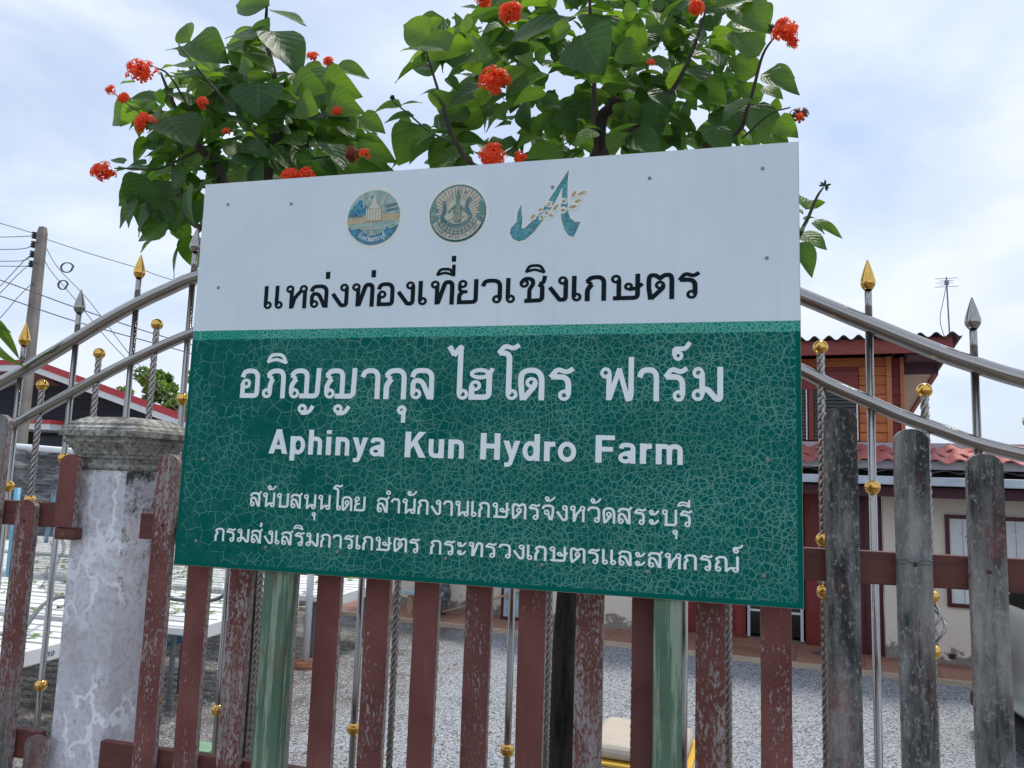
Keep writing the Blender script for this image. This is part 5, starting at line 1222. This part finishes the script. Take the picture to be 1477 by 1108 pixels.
polyL = [(372, 40), (392, 55), (400, 90), (440, 110), (480, 110), (500, 160), (535, 195), (545, 235), (430, 262), (296, 270), (290, 330), (262, 330), (225, 330), (195, 330), (180, 290), (185, 250), (200, 225), (220, 190), (185, 160), (200, 140), (240, 120), (250, 85), (290, 80), (330, 110), (350, 50)]
fill(LT, polyL, 190, [(238, 118, 12), (270, 140, 10), (352, 168, 10), (440, 145, 0), (205, 205, 10), (470, 160, 8)], 150, Lr=(34, 58), y0=2.05, y1=2.45, center=(350, 240))
RT = thing('orange_flowering_tree', 'tall leafy tree with orange flowers above the right half of the sign', 'tree', (0, 0, 0), 0, 'orange flowered trees behind the sign')
RT.location = (at(814, 1100, 2.2).x, 2.2, 0)
per = conv([((388, 215), (218, 130), 1.1, .7), ((380, 165), (452, 97), 1, .85), ((598, 180), (593, 70), 1.5, .9), ((520, 195), (575, 140), 1.2, .95), ((360, 290), (225, 250), 1.1, .5), ((350, 350), (182, 450), 1.05, .35), ((405, 375), (258, 375), .7, .1), ((360, 225), (615, 265), .9, .7), ((232, 595), (57, 600), .8, .6), ((228, 590), (345, 560), 1.1, .5), ((300, 650), (133, 675), .6, .2), ((290, 690), (165, 720), 1.2, .4),
 ((330, 700), (205, 922), 1.2, .2), ((430, 665), (590, 700), .9, .05), ((415, 755), (285, 800), 1, .1), ((500, 800), (372, 933), 1, .2), ((485, 640), (572, 590), 1.2, .85), ((925, 560), (922, 733), 1.35, .0), ((1235, 200), (1350, 398), 1.35, .0), ((1445, 580), (1462, 680), 1, .3), ((760, 50), (645, 85), 1.1, .3), ((430, 510), (330, 520), 1.2, .3), ((440, 500), (440, 620), 1.4, .5), ((640, 430), (520, 400), 1.1, .3), ((470, 350), (390, 290), 1.1, .3), ((700, 360), (640, 180), .9, .7), ((840, 240), (1190, 50), .9, .1),
 ((1180, 150), (1040, 230), 1.1, .75), ((780, 440), (925, 380), .8, .95), ((830, 530), (660, 610), .6, .2), ((1000, 560), (1120, 570), .8, .1), ((1120, 590), (1180, 720), 1.1, .05), ((520, 790), (690, 765), .8, .1), ((900, 310), (955, 350), 1, .8), ((1250, 770), (1300, 860), 1, .4)], 520, 0, 3.887)
per += conv([((645, 25), (692, 100), 1.4, .3), ((650, 225), (555, 110), 1.25, .45), ((655, 300), (818, 366), 1, .3), ((705, 270), (800, 306), .9, .55), ((665, 350), (748, 385), .9, .6), ((720, 445), (718, 385), 1.1, .6), ((640, 395), (500, 478), 1.15, .0), ((610, 420), (760, 565), 1.1, .2), ((720, 480), (803, 542), 1, .4), ((255, 390), (222, 532), 1.4, .0), ((85, 410), (95, 482), 1, .3), ((120, 530), (48, 605), 1.2, .5), ((150, 540), (140, 610), 1.2, .1), ((640, 300), (530, 220), 1, .5), ((300, 500), (320, 600), 1.3, .0), ((500, 270), (430, 160), 1.1, .1), ((505, 350), (520, 400), 1.1, .1), ((350, 270), (510, 390), 1.3, .1), ((560, 30), (690, 100), 1.2, .5), ((235, 60), (240, -10), 1.3, .95),
 ((380, 0), (320, 50), .6, .0), ((10, 60), (0, 150), 1.4, .2), ((540, 560), (470, 580), 1, .2), ((170, 180), (70, 150), 1, .2), ((250, 170), (160, 200), 1, .2), ((60, 180), (20, 280), 1.3, .0), ((700, 530), (770, 560), 1, .3), ((450, 500), (440, 560), 1, .2)], 860, 0, 2.771)
per += conv([((838, 838), (812, 768), 1.3, .6), ((845, 838), (868, 790), 1.2, .6), ((872, 820), (910, 808), .9, .5), ((870, 880), (987, 942), .5, .5), ((860, 895), (922, 930), .8, .2), ((812, 930), (924, 985), .9, .3), ((800, 970), (882, 1097), 1.05, .2), ((840, 900), (815, 915), 1, .1), ((800, 840), (830, 850), 1, .5), ((830, 880), (880, 860), .8, .3)], 860, 0, 2.771)
for a, b, c, d, w_, y_ in per:
    Y = random.uniform(2.0, 2.35); put_leaf(RT, at(a, b, Y), at(c, d, Y - random.uniform(-.03, .05)), yng_lit=y_, wide=w_, face=.8)
polyR = [(600, 40), (640, 30), (690, -20), (760, -40), (1010, -40), (1090, -10), (1105, 60), (1095, 110), (1120, 170), (1125, 200), (960, 225), (850, 225), (700, 245), (620, 245), (580, 235), (575, 195), (640, 170), (630, 120), (600, 90)]
fill(RT, polyR, 207, [(835, 40, 8), (800, 85, 8), (815, 150, 11), (1055, 110, 10), (885, 200, 14), (700, 200, 9), (760, 212, 8), (1010, 170, 16), (640, 60, 7), (960, 140, 8), (925, 190, 11)], 110, Lr=(36, 62), y0=2.05, y1=2.55, center=(850, 200))
def inner(tree, poly, n, holes, center, y0, y1, label_kind='foliage'):
    vs, fs, uvs = [], [], []; xs = [p[0] for p in poly]; ys = [p[1] for p in poly]; k = 0
    while k < n:
        u = random.uniform(min(xs), max(xs)); v = random.uniform(min(ys), max(ys))
        if not inside((u, v), poly) or any((u - h[0]) ** 2 + (v - h[1]) ** 2 < (h[2] + 6) ** 2 for h in holes): continue
        cu, cv = center; u = u + (cu - u) * .07; v = v + (cv - v) * .03
        Y = random.uniform(y0, y1); L = random.uniform(26, 50) / CF * Y; c = at(u, v, Y) - tree.location
        y = Vector((random.gauss(0, 1), random.gauss(0, .5), random.gauss(-.5, .6))).normalized(); ref = Vector((random.gauss(0, .5), -random.random(), random.gauss(.6, .4))).normalized()
        z = (ref - y * ref.dot(y)).normalized(); x = y.cross(z); me = random.choice(LM); b = len(vs)
        for w_ in me.vertices: vs.append(c + (x * w_.co.x + y * (w_.co.y - .5) + z * w_.co.z) * L)
        for p in me.polygons:
            fs.append(tuple(b + i for i in p.vertices)); uvs += [me.uv_layers[0].data[l].uv[:] for l in p.loop_indices]
        k += 1
    me = bpy.data.meshes.new('foliage'); me.from_pydata(vs, [], fs); me.materials.append(M['leaf']); ul = me.uv_layers.new()
    for i, q_ in enumerate(uvs): ul.data[i].uv = q_
    for p in me.polygons: p.use_smooth = True
    o = bpy.data.objects.new('foliage', me); COL.objects.link(o); o.parent = tree; o.color = (.12, 0, 0, 1); o['kind'] = 'stuff'  # darker leaf colour paints in the shade of the crown interior
inner(LT, polyL, 230, [(238, 118, 12), (270, 140, 12), (205, 205, 10), (470, 160, 8)], (350, 220), 2.25, 2.7)
inner(RT, polyR, 420, [(835, 40, 6), (815, 150, 8), (1055, 110, 10), (885, 200, 12), (1010, 170, 14), (925, 190, 9)], (850, 160), 2.3, 2.85)
# trunks and limbs
def wbranch(tree, pts, r0, r1_, mat='bark', name='branch'):
    P_ = interp([(p if isinstance(p, Vector) else at(*p)) - tree.location for p in pts], 6); n = len(P_)
    bm = bmesh.new(); tube(bm, P_, [r0 + (r1_ - r0) * i / (n - 1) for i in range(n)], 12); return link(name, bm, M[mat], tree, True)
lx = at(362, 1100, 2.08).x
wbranch(LT, [Vector((lx + .02, 2.10, -.02)), Vector((lx + .0, 2.10, 1.0)), at(357, 900, 2.10), at(366, 700, 2.12), at(370, 500, 2.15), at(352, 380, 2.18), at(320, 255, 2.2)], .052, .02, 'bark_dark', 'trunk')
wbranch(LT, [at(352, 380, 2.18), at(318, 250, 2.18), at(290, 215, 2.18), at(255, 160, 2.16), at(232, 105, 2.14)], .022, .004)
wbranch(LT, [at(366, 420, 2.2), at(385, 260, 2.25), at(398, 205, 2.25), at(405, 150, 2.25), at(385, 60, 2.22), at(385, 0, 2.2)], .022, .004)
wbranch(LT, [at(370, 450, 2.2), at(437, 250, 2.3), at(438, 165, 2.3), at(455, 120, 2.3), at(480, 90, 2.25)], .016, .004, 'bark')
wbranch(LT, [at(345, 330, 2.15), at(295, 330, 2.1), at(268, 310, 2.08), at(262, 270, 2.05)], .014, .004)
wbranch(LT, [at(385, 210, 2.1), at(330, 150, 2.08), at(290, 105, 2.06), at(258, 65, 2.06)], .006, .003, 'twig')
wbranch(LT, [at(275, 160, 2.1), at(245, 110, 2.05), at(225, 98, 2.03), at(212, 92, 2.02)], .004, .002, 'twig')
wbranch(LT, [at(290, 215, 2.1), at(230, 243, 2.05), at(190, 243, 2.03), at(165, 243, 2.02)], .005, .002, 'twig')
wbranch(LT, [at(440, 230, 2.25), at(490, 225, 2.2), at(525, 228, 2.2)], .004, .002, 'twig')
rx = at(815, 1100, 2.2).x
wbranch(RT, [Vector((rx, 2.2, -.02)), Vector((rx + .0, 2.2, .9)), at(816, 980, 2.2), at(822, 860, 2.2), at(838, 600, 2.22), at(850, 350, 2.25), at(862, 225, 2.25)], .050, .026, 'bark_dark', 'trunk')
wbranch(RT, [at(855, 300, 2.25), at(862, 215, 2.25), at(868, 170, 2.25), at(882, 155, 2.22), at(890, 140, 2.2)], .026, .012, 'bark_dark')
wbranch(RT, [at(862, 240, 2.25), at(856, 180, 2.2), at(857, 110, 2.18), at(852, 40, 2.15), at(850, -30, 2.1)], .010, .004)
wbranch(RT, [at(860, 230, 2.25), at(920, 180, 2.2), at(970, 130, 2.15), at(1000, 70, 2.12), at(1020, 10, 2.1)], .011, .003)
wbranch(RT, [at(856, 250, 2.22), at(700, 245, 2.15), at(655, 200, 2.12), at(635, 140, 2.1), at(615, 75, 2.08)], .010, .003)
wbranch(RT, [at(660, 210, 2.12), at(620, 190, 2.1), at(590, 165, 2.08), at(565, 145, 2.06)], .004, .002, 'twig')
wbranch(RT, [at(900, 250, 2.25), at(1050, 200, 2.2), at(1080, 150, 2.15), at(1100, 80, 2.1), at(1122, 48, 2.08)], .009, .002)
wbranch(RT, [at(870, 330, 2.3), at(1050, 350, 2.3), at(1140, 345, 2.25), at(1160, 325, 2.2), at(1178, 285, 2.18), at(1188, 270, 2.17)], .010, .002, 'twig')
wbranch(RT, [at(1070, 200, 2.15), at(1110, 165, 2.1), at(1140, 155, 2.08)], .003, .002, 'twig')
wbranch(LT, [at(235, 190, 2.08), at(205, 165, 2.05), at(178, 146, 2.03), at(162, 132, 2.02)], .003, .0015, 'twig')
for u, v, r_ in ((203, 106, 18), (211, 179, 14), (148, 247, 14), (293, 148, 8), (452, 82, 7), (474, 90, 7), (420, 254, 11), (444, 253, 11), (160, 130, 6), (486, 160, 7), (527, 221, 7), (178, 141, 7), (326, 190, 5)): cluster(LT, u, v, 2.0, r_, n=max(6, int(r_ * 1.7)))
cluster(LT, 509, 222, 2.02, 11, 'petal_old', 14)
for u, v, r_ in ((738, 20, 15), (697, 2, 9), (714, 116, 19), (708, 226, 20), (750, 228, 8), (1004, 11, 10), (1134, 46, 14), (1128, 34, 8), (940, 90, 5), (1145, 62, 7)): cluster(RT, u, v, 2.0, r_, n=max(6, int(r_ * 1.7)))
cluster(RT, 1151, 166, 2.05, 10, 'petal_old', 9); cluster(RT, 1153, 168, 2.02, 6, 'petal', 5)
for tr_, u, v, r_ in ((RT, 1190, 268, 8), (RT, 1113, 40, 7), (RT, 566, 141, 5), (LT, 160, 250, 6)):
    c = at(u, v, 2.1) - tr_.location; r = r_ / CF * 2.1; bm = bmesh.new()
    for k in range(12):
        d = Vector((random.gauss(0, 1), random.gauss(0, 1), random.gauss(.4, 1))).normalized(); tube(bm, [c, c + d * r * .6, c + d * r], [.0012, .0035, .0015], 5)
    link('bud_cluster', bm, M['bud'], tr_)
# slim leafy plant at the left edge
lp = thing('slender_plant', 'narrow bright green leaves poking in at the left edge above the gate', 'plant', (at(-25, 700, 1.75).x, 1.75, 0.8))
P0 = [Vector((0, 0, 0)), Vector((-.02, 0, .9)), at(-12, 500, 1.75) - lp.location, at(-10, 455, 1.75) - lp.location]
bm = bmesh.new(); tube(bm, interp(P0, 6), [.007 - .0002 * i for i in range(19)], 8); link('stem', bm, M['twig'], lp, True)
for a, b, w_ in (((-12, 462), (24, 508), .26), ((-12, 484), (18, 532), .30), ((-14, 480), (-45, 530), .4), ((-14, 500), (-40, 560), .4), ((-10, 455), (10, 480), .3)):
    put_leaf(lp, at(*a, 1.75), at(*b, 1.73), yng_lit=.8, wide=w_ * 1.1, face=.9)

# ------------------------------------------------------------------ yard objects
wp = thing('white_post', 'slim white plastic post standing on a round orange brick in the gravel', 'post', (onground(440, 962).x, onground(440, 962).y, 0))
bm = bmesh.new(); tube(bm, [(0, 0, .06), (-.0, 0, 2.35)], .042, 14); link('pipe', bm, M['white_pvc'], wp, True)
bm = bmesh.new(); lathe(bm, [(0, 0), (.15, 0), (.16, .03), (.15, .07), (0, .075)], 16); link('brick_base', bm, M['brick'], wp)
g = onground(258, 1000); gp = thing('net_support_post', 'leaning grey galvanised pole with tie straps beside the hydroponic tables', 'pole', (g.x, g.y, 0))
tp = Vector((g.x, g.y, 0)); bm = bmesh.new(); tube(bm, [(0, 0, 0), (.02, .0, 2.2)], .026, 10); link('pole', bm, M['galv'], gp, True)
boxo('clamp', (-.04, .045, -.04, .04, .55, .68), M['white_pvc'], gp, .01)
bm = bmesh.new(); tube(bm, [(.0, 0, .12), (.25, .25, .42)], .012, 6); link('brace', bm, M['galv'], gp)
for u, v, lab in ((40, 888, 'thin blue stake rising between the nearest two tables, by the left edge'), (70, 783, 'short blue stake standing on the far table beside the pillar')):
    b = at(12 if v > 800 else 66, 832 if v > 800 else 783, 6.3 if v > 800 else 8.4); tpp = at(22 if v > 800 else 75, 740, 6.3 if v > 800 else 8.4)
    bm = bmesh.new(); tube(bm, [(b.x, b.y, b.z), (tpp.x, b.y, tpp.z + .25)], .028 if v > 800 else .025, 8); tag(link('blue_stake', bm, M['light_blue_pipe'], None, True), lab, 'stake')
# shade net: rolled canopy plus hanging drapes
def netsheet(name, pts, label, thick=.0, alpha=1.0, seed=0, amp=.12):
    rnd = random.Random(seed); bm = bmesh.new(); rows = []
    (x0, x1, y, ztop, zbot, dy) = pts; nx, nz = 70, 26
    ph_ = [rnd.uniform(0, 6.28) for _ in range(8)]
    for i in range(nx + 1):
        s_ = i / nx; col = []
        for j in range(nz + 1):
            t = j / nz
            x = x0 + (x1 - x0) * s_; z = ztop + (zbot(s_) - ztop) * t
            off_ = amp * (math.sin(9 * s_ + 5 * t + ph_[0]) + .6 * math.sin(21 * s_ - 7 * t + ph_[1]) + .45 * math.sin(30 * t + 8 * s_ + ph_[2]) + .3 * math.sin(55 * s_ + 16 * t + ph_[3]))
            col.append(bm.verts.new((x + .04 * math.sin(12 * t + ph_[4]), y + dy * math.sin(t * math.pi * .5) + off_, z + .03 * math.sin(14 * s_ + ph_[5]))))
        rows.append(col)
    for a, b in zip(rows, rows[1:]):
        for j in range(nz): bm.faces.new((a[j], b[j], b[j + 1], a[j + 1]))
    o = link(name, bm, M['net'], None, True); o.color = (1, 1, 1, alpha); return o
za = at(30, 645, 9.5)
n0 = netsheet('shade_net', (at(-60, 640, 9.2).x, at(250, 640, 9.2).x, 9.2, at(60, 650, 9.2).z, lambda s_: at(60, 735, 9.2).z + .15 * math.sin(s_ * 7), -.5), 'x', alpha=.82, seed=1, amp=.16)
tag(n0, 'bunched black and silver shade net hanging above the growing tables', 'shade net')
n1_ = netsheet('shade_net', (at(88, 640, 7.0).x, at(148, 640, 7.0).x, 7.0, 2.3, lambda s_: 1.02 + .1 * math.sin(6 * s_), -.3), 'x', alpha=.40, seed=2, amp=.05)
tag(n1_, 'thin strip of shade net drooping onto the tables just left of the pillar', 'shade net')
n2_ = netsheet('shade_net', (at(195, 800, 7.2).x, at(345, 800, 7.2).x, 7.2, 2.2, lambda s_: .93 + .15 * math.sin(s_ * 3.1), -.3), 'x', alpha=.30, seed=3, amp=.05)
tag(n2_, 'sagging grey shade net seen below the sign between left pickets', 'shade net')
bm = bmesh.new(); a = at(-60, 637, 9.0); b = at(118, 652, 9.0); tube(bm, [a, b], .045, 8); tag(link('net_rail', bm, M['white_pvc'], None, True), 'white pipe holding the top of the shade net left of the pillar', 'pipe')
# number 10 on the near table gutter (part of the table)
V, Fc = text_mesh([('10', 0, .075)], 0, .042, True)
p10 = Vector((-5.22, 5.40, .8))
o = link('lettering', ([(.0025, v[0], v[2]) for v in V], [], Fc), M['blue_pipe'], tA); o.location = (0, 5.33 - 4.0, .8 - .085)
# black hose in front of tables
bm = bmesh.new(); tube(bm, interp([at(30, 915, 5.2), at(55, 880, 5.6), at(75, 865, 6.0), at(95, 862, 6.3), at(125, 880, 6.4)], 6), .018, 7); tag(link('hose', bm, M['cable'], None, True), 'thin black hose arching over the nearest growing table', 'hose')
bm = bmesh.new(); tube(bm, interp([at(205, 850, 6.2), at(240, 862, 6.25), at(270, 866, 6.3), at(310, 865, 6.4), at(335, 850, 6.4)], 6), .018, 7); tag(link('hose', bm, M['cable'], None, True), 'thin black hose sagging between the pickets below the sign corner', 'hose')
# litter bin
bx_, by_ = -.385, 4.74
bn = thing('yellow_bin', 'yellow plastic bin with a beige humped lid standing behind the pickets', 'bin', (bx_, by_, 0), -.08)
def taper(name, w0, d0, z0, w1, d1, z1, mat, bev=.02, par=None):
    bm = bmesh.new(); v = [bm.verts.new(p) for p in ((-w0, -d0, z0), (w0, -d0, z0), (w0, d0, z0), (-w0, d0, z0), (-w1, -d1, z1), (w1, -d1, z1), (w1, d1, z1), (-w1, d1, z1))]
    for f in ((0, 3, 2, 1), (4, 5, 6, 7), (0, 1, 5, 4), (1, 2, 6, 5), (2, 3, 7, 6), (3, 0, 4, 7)): bm.faces.new([v[i] for i in f])
    o = link(name, bm, mat, par or bn, False, bev); o.modifiers['bevel'].segments = 4; return o
taper('bin_body', .25, .25, .02, .30, .30, .70, M['olive_plastic'], .03)
taper('bin_rim', .325, .325, .70, .325, .325, .765, M['beige_plastic'], .02)
taper('rim_stripe', .315, .315, .768, .315, .315, .79, M['yellow_plastic'], .01)
lid = taper('lid', .295, .295, .795, .27, .27, .885, M['beige_plastic'], .05)
taper('lid_handle', .13, .16, .86, .05, .12, .985, M['beige_plastic'], .03).location = (.06, .02, 0)
bm = bmesh.new()
for k in range(7): box(bm, -.2 + k * .065, -.185 + k * .065, -.29, -.262, .1, .66)
link('rib', bm, M['yellow_plastic'], bn); bn.scale = (.97, .97, .95)
p = onground(290, 1083); gb = boxo('green_board', (p.x - .22, p.x + .12, p.y - .08, p.y + .12, 0.001, .03), M['green_board'], None, .004); tag(gb, 'pale green board lying flat on the gravel by the fence', 'board')

# silver car, mostly out of frame
car = thing('silver_car', 'silver car parked at the right edge in front of the cream house', 'car', (2.44, 7.15, 0))
prof = [(.12, .36), (.02, .48), (.0, .62), (.05, .74), (.04, .95), (.10, 1.08), (.22, 1.2), (.30, 1.27)]
top = prof + [(3.0, 1.16), (4.1, 1.02), (4.4, .8), (4.42, .45), (4.3, .34)]
bm = bmesh.new(); ys = [0, .05, .18, .9, 1.55, 1.68, 1.73]; ins = [.10, .04, 0, 0, 0, .04, .10]
rws = []
for y_, k in zip(ys, ins): rws.append([bm.verts.new((x + (k if x < 1 else -k if x > 4 else 0) * 2.2, y_, z - (k * .5 if z > 1 else 0))) for x, z in top])
for a, b in zip(rws, rws[1:]):
    for k in range(len(top)): j = (k + 1) % len(top); bm.faces.new((a[k], a[j], b[j], b[k]))
bm.faces.new(rws[0]); bm.faces.new(rws[-1][::-1]); bmesh.ops.recalc_face_normals(bm, faces=bm.faces)
o = link('body', bm, M['silver_car'], car, True); mm = o.modifiers.new('s', 'SUBSURF'); mm.levels = 2; mm.render_levels = 2
bm = bmesh.new(); prism(bm, [(.34, 1.2), (.62, 1.66), (2.4, 1.68), (3.1, 1.15)], .14, 1.6); o2 = link('window', bm, M['dark_glass'], car, False, .03)
bm = bmesh.new(); prism(bm, [(.55, 1.64), (.75, 1.72), (2.3, 1.73), (2.45, 1.66)], .15, 1.58); link('roof', bm, M['silver_car'], car, False, .03)
bm = bmesh.new(); box(bm, .03, .3, .1, 1.6, .22, .37); link('bumper', bm, M['rubber'], car, False, .03)
bm = bmesh.new(); tube(bm, [(.012, -.01, .60), (.4, -.012, .60)], .02, 8); link('bumper_trim', bm, M['steel'], car)
for wx in (.72, 3.5):
    for wy in (.0, 1.53):
        bm = bmesh.new(); lathe(bm, [(.18, 0), (.30, .01), (.33, .04), (.33, .16), (.30, .19), (.18, .2)], 28); bmesh.ops.rotate(bm, verts=bm.verts, matrix=Matrix.Rotation(R(-90), 3, 'X')); wh = link('wheel', bm, M['rubber'], car, True); wh.location = (wx, wy, .33)
        bm = bmesh.new(); lathe(bm, [(0, .03), (.10, .02), (.17, .01), (.19, .04), (.19, .16), (0, .16)], 20); bmesh.ops.rotate(bm, verts=bm.verts, matrix=Matrix.Rotation(R(-90), 3, 'X')); link('rim', bm, M['galv'], wh)
lt = boxo('tail_light', (.10, .2, .02, .06, .85, 1.05), M['red_trim'], car, .01)
